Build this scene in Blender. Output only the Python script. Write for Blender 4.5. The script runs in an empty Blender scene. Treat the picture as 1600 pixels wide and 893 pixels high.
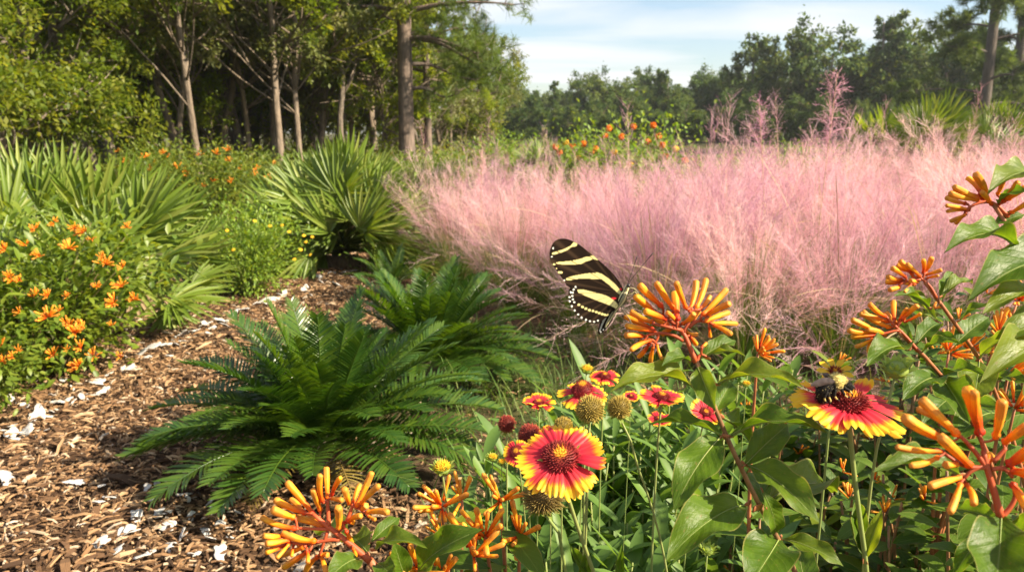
import bpy, math, random
import numpy as np
from mathutils import Vector, Matrix
from mathutils.geometry import delaunay_2d_cdt
random.seed(7)
rng = np.random.default_rng(11)
R = math.radians
sc = bpy.context.scene
COL = sc.collection

# ------------------------------------------------------------------ camera, world, sun, exposure
CAM_H, PITCH, FPX = 1.0, R(10.9), 1256.0
cd = bpy.data.cameras.new('camera')
cam = bpy.data.objects.new('camera', cd)
COL.objects.link(cam)
cam.location = (0, 0, CAM_H)
cam.rotation_euler = (R(90) - PITCH, 0, 0)
cd.sensor_width = 36
cd.lens = FPX / 1600 * 36
cd.clip_start, cd.clip_end = 0.02, 3000
cd.dof.use_dof = True
cd.dof.focus_distance = 0.80
cd.dof.aperture_fstop = 14.0
sc.camera = cam

SUN_AZ, SUN_EL = 108.0, 37.0            # degrees clockwise from straight ahead (+Y), and up
w = bpy.data.worlds.new('World')
sc.world = w
w.use_nodes = True
nt = w.node_tree
nt.nodes.clear()
def wn(t, **k):
    n = nt.nodes.new(t)
    for a, b in k.items():
        setattr(n, a, b)
    return n
wout = wn('ShaderNodeOutputWorld')
wbg = wn('ShaderNodeBackground')
wbg.inputs['Strength'].default_value = 0.063
sky = wn('ShaderNodeTexSky', sky_type='NISHITA')
sky.sun_disc = False
sky.sun_elevation = R(SUN_EL)
sky.sun_rotation = R(SUN_AZ)
sky.air_density, sky.dust_density, sky.ozone_density = 1.0, 0.9, 1.4
tc = wn('ShaderNodeTexCoord')
sep = wn('ShaderNodeSeparateXYZ')
nt.links.new(tc.outputs['Generated'], sep.inputs[0])
mz = wn('ShaderNodeMath', operation='ADD'); mz.inputs[1].default_value = 0.10
nt.links.new(sep.outputs['Z'], mz.inputs[0])
dx = wn('ShaderNodeMath', operation='DIVIDE'); dy = wn('ShaderNodeMath', operation='DIVIDE')
nt.links.new(sep.outputs['X'], dx.inputs[0]); nt.links.new(mz.outputs[0], dx.inputs[1])
nt.links.new(sep.outputs['Y'], dy.inputs[0]); nt.links.new(mz.outputs[0], dy.inputs[1])
cmb = wn('ShaderNodeCombineXYZ')
nt.links.new(dx.outputs[0], cmb.inputs[0]); nt.links.new(dy.outputs[0], cmb.inputs[1])
mp = wn('ShaderNodeMapping')
mp.inputs['Rotation'].default_value = (0, 0, R(24))
mp.inputs['Scale'].default_value = (0.42, 1.0, 1)
mp.inputs['Location'].default_value = (1.3, 0.4, 0)
nt.links.new(cmb.outputs[0], mp.inputs[0])
cn = wn('ShaderNodeTexNoise')
cn.inputs['Scale'].default_value = 1.0; cn.inputs['Detail'].default_value = 6; cn.inputs['Roughness'].default_value = 0.48
cn.inputs['Distortion'].default_value = 0.5
nt.links.new(mp.outputs[0], cn.inputs['Vector'])
cr = wn('ShaderNodeValToRGB')
cr.color_ramp.elements[0].position = 0.42; cr.color_ramp.elements[0].color = (.04, .04, .04, 1)
cr.color_ramp.elements[1].position = 0.62; cr.color_ramp.elements[1].color = (0.95, 0.95, 0.95, 1)
nt.links.new(cn.outputs['Fac'], cr.inputs[0])
cm = wn('ShaderNodeMixRGB')
cm.inputs[2].default_value = (5.7, 5.75, 5.85, 1)
nt.links.new(cr.outputs[0], cm.inputs[0]); nt.links.new(sky.outputs[0], cm.inputs[1])
nt.links.new(cm.outputs[0], wbg.inputs[0]); nt.links.new(wbg.outputs[0], wout.inputs[0])

sd = bpy.data.lights.new('sun', 'SUN')
sd.energy = 5.0
sd.angle = R(0.7)
sd.color = (1.0, 0.86, 0.64)
sun = bpy.data.objects.new('sun', sd)
COL.objects.link(sun)
sdir = Vector((math.sin(R(SUN_AZ)) * math.cos(R(SUN_EL)), math.cos(R(SUN_AZ)) * math.cos(R(SUN_EL)), math.sin(R(SUN_EL))))
sun.rotation_euler = sdir.to_track_quat('Z', 'Y').to_euler()
sun.location = (6, 3, 8)

sc.view_settings.view_transform = 'Standard'
sc.view_settings.look = 'None'
sc.view_settings.gamma = 1.0
sc.view_settings.use_curve_mapping = False
sc.view_settings.exposure = 1.58
sc.render.engine = 'CYCLES'
cy = sc.cycles
cy.max_bounces = 7; cy.diffuse_bounces = 3; cy.glossy_bounces = 2; cy.transmission_bounces = 4
cy.transparent_max_bounces = 4; cy.caustics_reflective = False; cy.caustics_refractive = False
cy.use_denoising = True
cy.sample_clamp_indirect = 6.0
cy.use_adaptive_sampling = False

# ------------------------------------------------------------------ pixel helpers (pixels of the 1600 px photograph, metres)
FW = Vector((0, math.cos(PITCH), -math.sin(PITCH)))
UPV = Vector((0, math.sin(PITCH), math.cos(PITCH)))
RT = Vector((1, 0, 0))
CP = Vector((0, 0, CAM_H))
UP = Vector((0, 0, 1))
def at(px, py, d):
    px, py, d = float(px), float(py), float(d)
    return CP + d * (FW + (px - 800) / FPX * RT + (446.5 - py) / FPX * UPV)
def gr(px, py):
    v = FW + (px - 800) / FPX * RT + (446.5 - py) / FPX * UPV
    return CP + v * (CAM_H / -v.z)
def gx(px, y, z=0.0):
    """ground point at forward distance y (metres along +Y) under photo column px"""
    return Vector(((px - 800) / FPX * y * 1.0, y, z))

# ------------------------------------------------------------------ mesh builder
class MB:
    def __init__(s):
        s.v, s.f, s.uv, s.r, s.n = [], [], [], [], 0
    def add(s, v, f, uv=None, r=0.5, mat=0):
        v = np.asarray(v, dtype=np.float64).reshape(-1, 3)
        n = len(v)
        s.v.append(v)
        s.uv.append(np.zeros((n, 2)) if uv is None else np.asarray(uv, float).reshape(-1, 2))
        s.r.append(np.broadcast_to(np.asarray(r, float), (n,)).copy())
        if isinstance(f, np.ndarray):
            f = [f]
        for a in f:
            a = np.asarray(a, dtype=np.int64)
            if len(a):
                s.f.append((a + s.n, mat))
        s.n += n
    def mesh(s, name, mats, smooth=True, M=None):
        v = np.concatenate(s.v)
        if M is not None:
            m = np.array(M)
            v = v @ m[:3, :3].T + m[:3, 3]
        lv = np.concatenate([a.reshape(-1) for a, _ in s.f])
        ln = np.concatenate([np.full(len(a), a.shape[1]) for a, _ in s.f])
        mi = np.concatenate([np.full(len(a), m) for a, m in s.f])
        me = bpy.data.meshes.new(name)
        me.vertices.add(len(v)); me.loops.add(len(lv)); me.polygons.add(len(ln))
        me.vertices.foreach_set('co', v.astype(np.float32).reshape(-1))
        me.loops.foreach_set('vertex_index', lv.astype(np.int32))
        st = np.zeros(len(ln), dtype=np.int32); st[1:] = np.cumsum(ln)[:-1]
        me.polygons.foreach_set('loop_start', st)
        me.polygons.foreach_set('material_index', mi.astype(np.int32))
        me.polygons.foreach_set('use_smooth', np.full(len(ln), smooth))
        uvl = me.uv_layers.new(name='UVMap')
        uvl.data.foreach_set('uv', np.concatenate(s.uv)[lv].astype(np.float32).reshape(-1))
        at_ = me.attributes.new('rnd', 'FLOAT', 'POINT')
        at_.data.foreach_set('value', np.concatenate(s.r).astype(np.float32))
        for m in (mats if isinstance(mats, (list, tuple)) else [mats]):
            me.materials.append(m)
        me.update(calc_edges=True)
        me.validate()
        return me

def chain(o):
    M = o.matrix_basis.copy()
    while o.parent:
        o = o.parent
        M = o.matrix_basis @ M
    return M
def thing(name, label, cat, loc=(0, 0, 0), rz=0.0, group=None, s=1.0):
    o = bpy.data.objects.new(name, None)
    o.empty_display_size = 0.1
    COL.objects.link(o)
    o.location = loc; o.rotation_euler = (0, 0, rz); o.scale = (s, s, s)
    o['label'] = label; o['category'] = cat
    if group: o['group'] = group
    return o
def inst(me, name, parent, M=None):
    """object over mesh data; M is its world matrix"""
    o = bpy.data.objects.new(name, me)
    COL.objects.link(o)
    if parent is not None:
        o.parent = parent
        o.matrix_basis = chain(parent).inverted() @ (M if M is not None else Matrix())
    elif M is not None:
        o.matrix_basis = M
    return o
def local(me, name, parent, M=None):
    o = bpy.data.objects.new(name, me)
    COL.objects.link(o)
    o.parent = parent
    if M is not None: o.matrix_basis = M
    return o
def built(mb, name, mats, parent=None, smooth=True):
    """mesh given in world coordinates"""
    M = chain(parent).inverted() if parent is not None else None
    o = bpy.data.objects.new(name, mb.mesh(name, mats, smooth, M))
    COL.objects.link(o)
    if parent is not None: o.parent = parent
    return o
def dup(root, loc, rz, label, s=1.0, group=None):
    r = root.copy(); COL.objects.link(r)
    r.location = loc; r.rotation_euler = (0, 0, rz); r.scale = (s, s, s) if not isinstance(s, tuple) else s
    r['label'] = label
    if group: r['group'] = group
    for ch in list(root.children):
        c = ch.copy(); COL.objects.link(c); c.parent = r
        for g in ch.children:
            d = g.copy(); COL.objects.link(d); d.parent = c
    return r
def frame(o, y, up):
    """matrix with +Y along y and +Z towards up, origin o"""
    y = Vector(y).normalized()
    z = Vector(up) - y * Vector(up).dot(y)
    if z.length < 1e-6: z = y.orthogonal()
    z.normalize()
    x = y.cross(z)
    M = Matrix((x, y, z)).transposed().to_4x4()
    M.translation = o
    return M

def catmull(p, n):
    """smooth curve through the points, chord-length parametrised (no overshoot on uneven spacing)"""
    p = np.asarray([list(q) for q in p], float)
    if len(p) < 3:
        t = np.linspace(0, 1, n)[:, None]
        return p[0] * (1 - t) + p[-1] * t
    h = np.linalg.norm(np.diff(p, axis=0), axis=1) + 1e-9
    sl = np.diff(p, axis=0) / h[:, None]
    m = np.zeros_like(p)
    m[1:-1] = (sl[:-1] * h[1:, None] + sl[1:] * h[:-1, None]) / (h[1:] + h[:-1])[:, None]
    m[0] = 1.5 * sl[0] - .5 * m[1]; m[-1] = 1.5 * sl[-1] - .5 * m[-2]
    cum = np.concatenate([[0], np.cumsum(h)])
    out = []
    for t in np.linspace(0, cum[-1] * (1 - 1e-9), n):
        i = int(np.searchsorted(cum, t, side='right') - 1); i = min(i, len(h) - 1)
        u = (t - cum[i]) / h[i]
        out.append((2 * u ** 3 - 3 * u ** 2 + 1) * p[i] + (u ** 3 - 2 * u ** 2 + u) * h[i] * m[i] + (-2 * u ** 3 + 3 * u ** 2) * p[i + 1] + (u ** 3 - u ** 2) * h[i] * m[i + 1])
    return np.array(out)

def tube(mb, pts, rad, n=7, r=0.5, mat=0, lobes=0, amp=0.0, caps=True):
    pts = np.asarray([list(p) for p in pts], float)
    k = len(pts)
    rad = np.broadcast_to(np.asarray(rad, float), (k,))
    T = np.gradient(pts, axis=0)
    T /= np.linalg.norm(T, axis=1)[:, None] + 1e-12
    a = np.cross(T[0], [0.31, 0.17, 0.93]); a /= np.linalg.norm(a) + 1e-12
    V = []
    th = np.arange(n) * 2 * math.pi / n
    prof = 1 + amp * np.cos(lobes * th) if lobes else np.ones(n)
    for i in range(k):
        a = a - T[i] * a.dot(T[i]); a /= np.linalg.norm(a) + 1e-12
        b = np.cross(T[i], a)
        V.append(pts[i] + rad[i] * (np.outer(np.cos(th) * prof, a) + np.outer(np.sin(th) * prof, b)))
    V = np.concatenate(V)
    i, j = np.meshgrid(np.arange(k - 1), np.arange(n), indexing='ij')
    j2 = (j + 1) % n
    F = np.stack([i * n + j, i * n + j2, (i + 1) * n + j2, (i + 1) * n + j], -1).reshape(-1, 4)
    uv = np.stack([np.tile(th / (2 * math.pi), k), np.repeat(np.linspace(0, 1, k), n)], -1)
    fs = [F]
    if caps:
        fs += [np.arange(n)[::-1][None], ((k - 1) * n + np.arange(n))[None]]
    mb.add(V, fs, uv, r, mat)

def ribbons(mb, P, W, side, r=0.5, mat=0):
    """P (K,S,3) centre lines, W (S,) or (K,S) full widths, side (K,3)"""
    P = np.asarray(P, float); K, S, _ = P.shape
    W = np.broadcast_to(np.asarray(W, float), (K, S))
    side = np.asarray(side, float)
    side = side / (np.linalg.norm(side, axis=1)[:, None] + 1e-12)
    off = side[:, None, :] * (W[:, :, None] / 2)
    V = np.stack([P - off, P + off], 2).reshape(K, S * 2, 3)
    base = (np.arange(K) * S * 2)[:, None]
    i = np.arange(S - 1)
    q = np.stack([2 * i, 2 * i + 1, 2 * i + 3, 2 * i + 2], -1)
    F = (base[:, :, None] + q[None]).reshape(-1, 4)
    uv = np.stack([np.tile([0.0, 1.0], S), np.repeat(np.linspace(0, 1, S), 2)], -1)
    uv = np.broadcast_to(uv, (K, S * 2, 2))
    rr = np.repeat(np.broadcast_to(np.asarray(r, float), (K,)), S * 2)
    mb.add(V, F, uv, rr, mat)

PROF = {
    'ovate': ([0, .06, .2, .35, .5, .65, .8, .9, .96, 1], [.06, .25, .68, .95, 1, .9, .62, .33, .14, .0]),
    'lance': ([0, .1, .3, .55, .75, .9, 1], [.25, .45, .8, 1, .8, .4, .0]),
    'blade': ([0, .1, .4, .7, .9, 1], [.7, .9, 1, .8, .4, .05]),
    'spoon': ([0, .2, .5, .75, .9, 1], [.25, .35, .7, 1, .7, .05]),
}
def leafs(mb, pos, d, nrm, L, W, bend=0.3, fold=0.25, r=0.5, nv=4, shape='ovate', mat=0):
    """many leaves: two-sided folded blade, nv x 2 quads each"""
    pos = np.asarray(pos, float); K = len(pos)
    if K == 0: return
    d = np.asarray(d, float); d = d / (np.linalg.norm(d, axis=1)[:, None] + 1e-12)
    z = np.asarray(nrm, float); z = z - d * (z * d).sum(1)[:, None]; z /= np.linalg.norm(z, axis=1)[:, None] + 1e-9
    x = np.cross(d, z)
    L = np.broadcast_to(np.asarray(L, float), (K,)); W = np.broadcast_to(np.asarray(W, float), (K,))
    bend = np.broadcast_to(np.asarray(bend, float), (K,)); fold = np.broadcast_to(np.asarray(fold, float), (K,))
    v = np.linspace(0, 1, nv + 1)
    pw = np.interp(v, *PROF[shape])
    # arc of total angle bend, turning towards -z
    ang = bend[:, None] * v[None]
    c, s_ = np.cos(ang), np.sin(ang)
    dy = np.zeros((K, nv + 1)); dz = np.zeros((K, nv + 1))
    dy[:, 1:] = np.cumsum((c[:, 1:] + c[:, :-1]) / 2 / nv, 1); dz[:, 1:] = -np.cumsum((s_[:, 1:] + s_[:, :-1]) / 2 / nv, 1)
    mid = pos[:, None] + (dy * L[:, None])[..., None] * d[:, None] + (dz * L[:, None])[..., None] * z[:, None]
    nloc = s_[..., None] * d[:, None] + c[..., None] * z[:, None]
    hw = (pw[None] * W[:, None] / 2)[..., None]
    cf, sf = np.cos(fold)[:, None, None], np.sin(fold)[:, None, None]
    A = mid - x[:, None] * hw * cf + nloc * hw * sf
    B = mid + x[:, None] * hw * cf + nloc * hw * sf
    V = np.stack([A, mid, B], 2).reshape(K, (nv + 1) * 3, 3)
    i = np.arange(nv)
    q = np.concatenate([np.stack([3 * i, 3 * i + 1, 3 * i + 4, 3 * i + 3], -1), np.stack([3 * i + 1, 3 * i + 2, 3 * i + 5, 3 * i + 4], -1)])
    F = ((np.arange(K) * (nv + 1) * 3)[:, None, None] + q[None]).reshape(-1, 4)
    uv = np.broadcast_to(np.stack([np.tile([0, .5, 1.0], nv + 1), np.repeat(v, 3)], -1), (K, (nv + 1) * 3, 2))
    mb.add(V, F, uv, np.repeat(np.broadcast_to(np.asarray(r, float), (K,)), (nv + 1) * 3), mat)

def cards(mb, pos, d, nrm, L, W, r=0.5, mat=0):
    pos = np.asarray(pos, float); K = len(pos)
    d = d / (np.linalg.norm(d, axis=1)[:, None] + 1e-12)
    x = np.cross(d, nrm); x /= np.linalg.norm(x, axis=1)[:, None] + 1e-9
    L = np.broadcast_to(np.asarray(L, float), (K,))[:, None]; W = np.broadcast_to(np.asarray(W, float), (K,))[:, None]
    V = np.stack([pos, pos + d * L * .5 - x * W / 2, pos + d * L, pos + d * L * .5 + x * W / 2], 1)
    F = np.arange(K * 4).reshape(K, 4)
    uv = np.broadcast_to(np.array([[.5, 0], [0, .5], [.5, 1], [1, .5]]), (K, 4, 2))
    mb.add(V, F, uv, np.repeat(np.broadcast_to(np.asarray(r, float), (K,)), 4), mat)

def rdir(n):
    v = rng.normal(size=(n, 3))
    return v / np.linalg.norm(v, axis=1)[:, None]
def U(a, b, n=None):
    return rng.uniform(a, b, n)

# ------------------------------------------------------------------ materials
def mat_new(name):
    m = bpy.data.materials.new(name)
    m.use_nodes = True
    m.node_tree.nodes.clear()
    return m, m.node_tree
def nd(t, ty, **k):
    n = t.nodes.new(ty)
    for a, b in k.items(): setattr(n, a, b)
    return n
def mth(t, op, a, b=None, c=None):
    n = nd(t, 'ShaderNodeMath', operation=op)
    for i, q in enumerate((a, b, c)):
        if q is None: continue
        if isinstance(q, (int, float)): n.inputs[i].default_value = q
        else: t.links.new(q, n.inputs[i])
    return n.outputs[0]
def mixc(t, f, a, b, blend='MIX'):
    n = nd(t, 'ShaderNodeMixRGB', blend_type=blend)
    for i, q in enumerate((f, a, b)):
        if isinstance(q, (int, float)): n.inputs[i].default_value = q
        elif isinstance(q, tuple): n.inputs[i].default_value = q if len(q) == 4 else q + (1,)
        else: t.links.new(q, n.inputs[i])
    return n.outputs[0]
def ramp(t, fac, stops, interp='LINEAR'):
    n = nd(t, 'ShaderNodeValToRGB')
    cr = n.color_ramp; cr.interpolation = interp
    while len(cr.elements) < len(stops): cr.elements.new(0.5)
    for e, (p, c) in zip(cr.elements, stops):
        e.position = p; e.color = tuple(c) + (1,) if len(c) == 3 else c
    t.links.new(fac, n.inputs[0])
    return n.outputs[0]
def rnd(t):
    a = nd(t, 'ShaderNodeAttribute', attribute_name='rnd').outputs['Fac']
    o = nd(t, 'ShaderNodeObjectInfo').outputs['Random']
    return mth(t, 'FRACT', mth(t, 'ADD', a, o))
def uvs(t):
    u = nd(t, 'ShaderNodeUVMap', uv_map='UVMap')
    s = nd(t, 'ShaderNodeSeparateXYZ'); t.links.new(u.outputs[0], s.inputs[0])
    return s.outputs[0], s.outputs[1], u.outputs[0]
def noise(t, scale, detail=3, vec=None, rough=0.5):
    n = nd(t, 'ShaderNodeTexNoise')
    n.inputs['Scale'].default_value = scale; n.inputs['Detail'].default_value = detail; n.inputs['Roughness'].default_value = rough
    if vec is None:
        vec = nd(t, 'ShaderNodeTexCoord').outputs['Object']
    t.links.new(vec, n.inputs['Vector'])
    return n.outputs['Fac']
def finish(t, col, rough=0.5, trans=0.0, tcol=None, spec=0.5, bump=None, bstr=0.3, bdist=0.01, coat=0.0):
    p = nd(t, 'ShaderNodeBsdfPrincipled')
    def s(n, q):
        if isinstance(q, (int, float)): p.inputs[n].default_value = q
        elif isinstance(q, tuple): p.inputs[n].default_value = q if len(q) == 4 else q + (1,)
        else: t.links.new(q, p.inputs[n])
    s('Base Color', col); s('Roughness', rough); s('Specular IOR Level', spec)
    if coat: s('Coat Weight', coat)
    out = nd(t, 'ShaderNodeOutputMaterial')
    bn = None
    if bump is not None:
        b = nd(t, 'ShaderNodeBump'); b.inputs['Strength'].default_value = bstr; b.inputs['Distance'].default_value = bdist
        t.links.new(bump, b.inputs['Height']); bn = b.outputs[0]
        t.links.new(bn, p.inputs['Normal'])
    if trans > 0:
        tr = nd(t, 'ShaderNodeBsdfTranslucent')
        q = tcol if tcol is not None else col
        if isinstance(q, tuple): tr.inputs[0].default_value = q if len(q) == 4 else q + (1,)
        else: t.links.new(q, tr.inputs[0])
        mx = nd(t, 'ShaderNodeMixShader'); mx.inputs[0].default_value = trans
        t.links.new(p.outputs[0], mx.inputs[1]); t.links.new(tr.outputs[0], mx.inputs[2])
        t.links.new(mx.outputs[0], out.inputs[0])
    else:
        t.links.new(p.outputs[0], out.inputs[0])

def leafmat(name, stops, trans=0.35, rough=0.45, spec=0.5, tgain=(1.9, 1.7, 0.7), veins=False, nscale=0, bstr=0.3):
    m, t = mat_new(name)
    f = rnd(t)
    n = len(stops)
    col = ramp(t, f, [(i / max(1, n - 1), c) for i, c in enumerate(stops)])
    bump = None
    if nscale:
        nz = noise(t, nscale, 3)
        col = mixc(t, 1.0, col, ramp(t, nz, [(.3, (.75, .78, .7)), (.7, (1.25, 1.15, 1.0))]), 'MULTIPLY')
    if veins:
        u, v, uv = uvs(t)
        a = mth(t, 'ABSOLUTE', mth(t, 'SUBTRACT', u, 0.5))
        if nscale:
            sp = ramp(t, noise(t, 17, 2), [(.66, (0, 0, 0)), (.72, (1, 1, 1))])
            col = mixc(t, mth(t, 'MULTIPLY', sp, .45), col, (.22, .15, .05))
        midr = mth(t, 'SUBTRACT', 1.0, mth(t, 'SMOOTH_MIN', mth(t, 'MULTIPLY', a, 28.0), 1.0, 0.2))
        ph = mth(t, 'FRACT', mth(t, 'SUBTRACT', mth(t, 'MULTIPLY', v, 9.0), mth(t, 'MULTIPLY', a, 5.0)))
        lat = mth(t, 'ABSOLUTE', mth(t, 'SUBTRACT', ph, 0.5))         # 0.5 at vein
        latv = mth(t, 'SUBTRACT', 1.0, mth(t, 'MINIMUM', mth(t, 'MULTIPLY', mth(t, 'SUBTRACT', 0.5, lat), 14.0), 1.0))
        vv = mth(t, 'MAXIMUM', mth(t, 'MAXIMUM', midr, 0.0), mth(t, 'MULTIPLY', latv, 0.45))
        col = mixc(t, mth(t, 'MULTIPLY', vv, 0.38), col, (0.24, 0.32, 0.07))
        edge = mth(t, 'GREATER_THAN', a, 0.475)
        col = mixc(t, mth(t, 'MULTIPLY', edge, 0.5), col, (0.34, 0.30, 0.10))
        bump = mth(t, 'ADD', mth(t, 'MULTIPLY', vv, -0.6), mth(t, 'MULTIPLY', noise(t, 22, 2, uv), 1.4))
        bump = mth(t, 'ADD', bump, mth(t, 'MULTIPLY', lat, 1.3))
    tcol = mixc(t, 1.0, col, tgain + (1,), 'MULTIPLY')
    finish(t, col, rough, trans, tcol, spec, bump, bstr, 0.0012)
    return m

def barkmat(name, c0, c1, sc_=6.0):
    m, t = mat_new(name)
    tcn = nd(t, 'ShaderNodeTexCoord')
    mpn = nd(t, 'ShaderNodeMapping'); mpn.inputs['Scale'].default_value = (1, 1, 0.22)
    t.links.new(tcn.outputs['Object'], mpn.inputs[0])
    nz = noise(t, sc_ * 4, 6, mpn.outputs[0], 0.65)
    n2 = noise(t, 1.4, 3, tcn.outputs['Object'])
    col = ramp(t, nz, [(.32, c0), (.66, c1)])
    col = mixc(t, mth(t, 'MULTIPLY', n2, .5), col, (0.20, 0.19, 0.17))
    finish(t, col, 0.9, bump=nz, bstr=0.9, bdist=0.04, spec=0.2)
    return m

M = {}
M['fb_leaf'] = leafmat('firebush_leaf', [(.058, .122, .008), (.085, .160, .010), (.070, .140, .014), (.145, .20, .014)], .46, .44, .30, veins=True, nscale=5)
M['fb_leaf_dark'] = leafmat('firebush_leaf_shade', [(.045, .102, .009), (.075, .142, .012), (.10, .168, .016), (.056, .115, .012), (.15, .195, .014)], .42, .44, .32, veins=True)
M['gd_leaf'] = leafmat('blanket_flower_leaf', [(.085, .165, .030), (.12, .21, .035), (.10, .18, .045)], .40, .5, .4)
M['stem_green'] = leafmat('green_stem', [(.20, .27, .07), (.27, .30, .10)], .15, .55, .3)
M['bush_leaf'] = leafmat('firebush_bush_leaf', [(.075, .135, .014), (.13, .195, .018), (.18, .23, .022), (.09, .15, .018)], .42, .45, .45)
M['bright_leaf'] = leafmat('bright_shrub_leaf', [(.10, .19, .02), (.16, .26, .03), (.22, .30, .03), (.12, .20, .04)], .40, .5, .4)
M['palm'] = leafmat('palmetto_blade', [(.10, .165, .018), (.145, .215, .024), (.12, .185, .028), (.25, .29, .06)], .36, .42, .42, (1.8, 1.6, .5))
M['thicket_leaf'] = leafmat('thicket_leaf', [(.06, .11, .014), (.10, .15, .018), (.17, .20, .025), (.09, .13, .02)], .42, .5, .35)
M['palm_dry'] = leafmat('dry_palmetto_blade', [(.20, .14, .08), (.30, .22, .13)], .2, .7, .2, (1.3, 1.2, .8))
M['cycad'] = leafmat('cycad_leaflet', [(.026, .072, .011), (.044, .100, .013), (.080, .135, .015), (.032, .082, .013)], .34, .30, .55, (2.0, 1.9, .4))
M['oak'] = leafmat('oak_leaf', [(.065, .105, .010), (.105, .150, .014), (.15, .18, .020), (.21, .22, .032)], .48, .5, .35, (1.9, 1.8, .6))
M['oak_pale'] = leafmat('pale_oak_leaf', [(.13, .15, .05), (.17, .19, .07), (.11, .14, .035), (.21, .21, .09)], .40, .5, .35, (1.6, 1.5, .8))
M['lime'] = leafmat('lime_tree_leaf', [(.13, .20, .012), (.18, .25, .015), (.23, .27, .02)], .5, .5, .35, (1.8, 1.6, .5))
M['far_leaf'] = leafmat('distant_tree_leaf', [(.040, .080, .022), (.060, .105, .026), (.085, .130, .028), (.13, .165, .035)], .35, .6, .25, (1.7, 1.6, .7))
M['needle'] = leafmat('pine_needle', [(.065, .115, .016), (.095, .15, .020), (.14, .18, .03)], .30, .5, .4, (1.9, 1.7, .5))
M['muhly_leaf'] = leafmat('muhly_blade', [(.055, .12, .018), (.09, .17, .025), (.16, .19, .05)], .3, .55, .3)
M['under'] = leafmat('low_undergrowth_leaf', [(.06, .10, .014), (.10, .14, .018), (.15, .18, .03), (.18, .17, .05)], .35, .6, .3)

def plume_mat():
    m, t = mat_new('muhly_plume')
    f = nd(t, 'ShaderNodeAttribute', attribute_name='rnd').outputs['Fac']
    col = ramp(t, f, [(0, (.42, .19, .26)), (.3, (.64, .39, .45)), (.65, (.77, .53, .57)), (1, (.87, .69, .68))])
    oc = nd(t, 'ShaderNodeObjectInfo').outputs['Random']
    col = mixc(t, 1.0, col, ramp(t, oc, [(0, (.74, .66, .80)), (.45, (.98, .94, 1.0)), (1, (1.12, 1.14, 1.06))]), 'MULTIPLY')
    finish(t, col, .6, .45, mixc(t, 1.0, col, (1.15, 1.0, .95, 1), 'MULTIPLY'), .3)
    return m
M['plume'] = plume_mat()
M['straw'] = leafmat('muhly_stalk', [(.45, .34, .20), (.55, .42, .26), (.48, .30, .22)], .3, .6, .3, (1.1, 1.0, .8))

def floret_mat():
    m, t = mat_new('firebush_floret')
    u, v, uv = uvs(t)
    o = nd(t, 'ShaderNodeObjectInfo').outputs['Random']
    a = nd(t, 'ShaderNodeAttribute', attribute_name='rnd').outputs['Fac']
    k = mth(t, 'MULTIPLY_ADD', mth(t, 'FRACT', mth(t, 'ADD', mth(t, 'MULTIPLY', o, 3.7), a)), 0.58, -0.08)
    f = mth(t, 'ADD', mth(t, 'ADD', v, k), mth(t, 'MULTIPLY', mth(t, 'SUBTRACT', noise(t, 5, 4, uv), .5), .6))
    col = ramp(t, f, [(.0, (.46, .028, .012)), (.20, (.70, .085, .010)), (.42, (.86, .21, .010)), (.70, (.88, .34, .015)), (.97, (.86, .43, .03)), (1.0, (.70, .30, .04))])
    st = nd(t, 'ShaderNodeMapping'); st.inputs['Scale'].default_value = (15, 2, 1); t.links.new(uv, st.inputs[0])
    col = mixc(t, 1.0, col, ramp(t, noise(t, 1.0, 3, st.outputs[0]), [(.3, (.80, .72, .7)), (.7, (1.12, 1.12, 1.1))]), 'MULTIPLY')
    finish(t, col, .52, .25, mixc(t, 1.0, col, (1.1, 1.0, .6, 1), 'MULTIPLY'), .3, noise(t, 9, 3, uv), .2, .001)
    return m
M['floret'] = floret_mat()
def simple(name, col, rough=.5, spec=.4, trans=0, var=.15, ns=30, bstr=.2):
    m, t = mat_new(name)
    nz = noise(t, ns, 4)
    c = mixc(t, 1.0, col, ramp(t, nz, [(.3, (1 - var,) * 3), (.7, (1 + var,) * 3)]), 'MULTIPLY')
    finish(t, c, rough, trans, None, spec, nz, bstr, .001)
    return m
M['red_stalk'] = simple('red_flower_stalk', (.45, .085, .03), .5, .3, .1, .3)
M['fb_stem'] = simple('firebush_stem', (.24, .12, .05), .55, .35, 0, .35, 60)
M['bush_twig'] = simple('bush_twig', (.13, .10, .04), .6, .3, 0, .3, 60)
M['fb_twig'] = simple('firebush_red_twig', (.34, .12, .05), .5, .35, 0, .3, 60)

def petal_mat():
    m, t = mat_new('blanket_flower_petal')
    u, v, uv = uvs(t)
    mpn = nd(t, 'ShaderNodeMapping'); mpn.inputs['Scale'].default_value = (9, 1.2, 1)
    t.links.new(uv, mpn.inputs[0])
    st = noise(t, 1.0, 3, mpn.outputs[0])
    f = mth(t, 'ADD', v, mth(t, 'MULTIPLY', mth(t, 'SUBTRACT', st, .5), .50))
    f = mth(t, 'ADD', f, mth(t, 'MULTIPLY', mth(t, 'SUBTRACT', nd(t, 'ShaderNodeAttribute', attribute_name='rnd').outputs['Fac'], .5), .30))
    col = ramp(t, f, [(0, (.30, .010, .022)), (.35, (.54, .018, .045)), (.72, (.66, .050, .055)), (.80, (.80, .22, .02)), (.87, (.86, .46, .02)), (1, (.87, .54, .03))])
    finish(t, col, .5, .35, mixc(t, 1.0, col, (1.1, .9, .7, 1), 'MULTIPLY'), .3, st, .35, .001)
    return m
M['petal'] = petal_mat()
def disc_mat(name, stops, trans=.1):
    m, t = mat_new(name)
    a = nd(t, 'ShaderNodeAttribute', attribute_name='rnd').outputs['Fac']
    finish(t, ramp(t, a, stops), .6, trans, None, .25)
    return m
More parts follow.
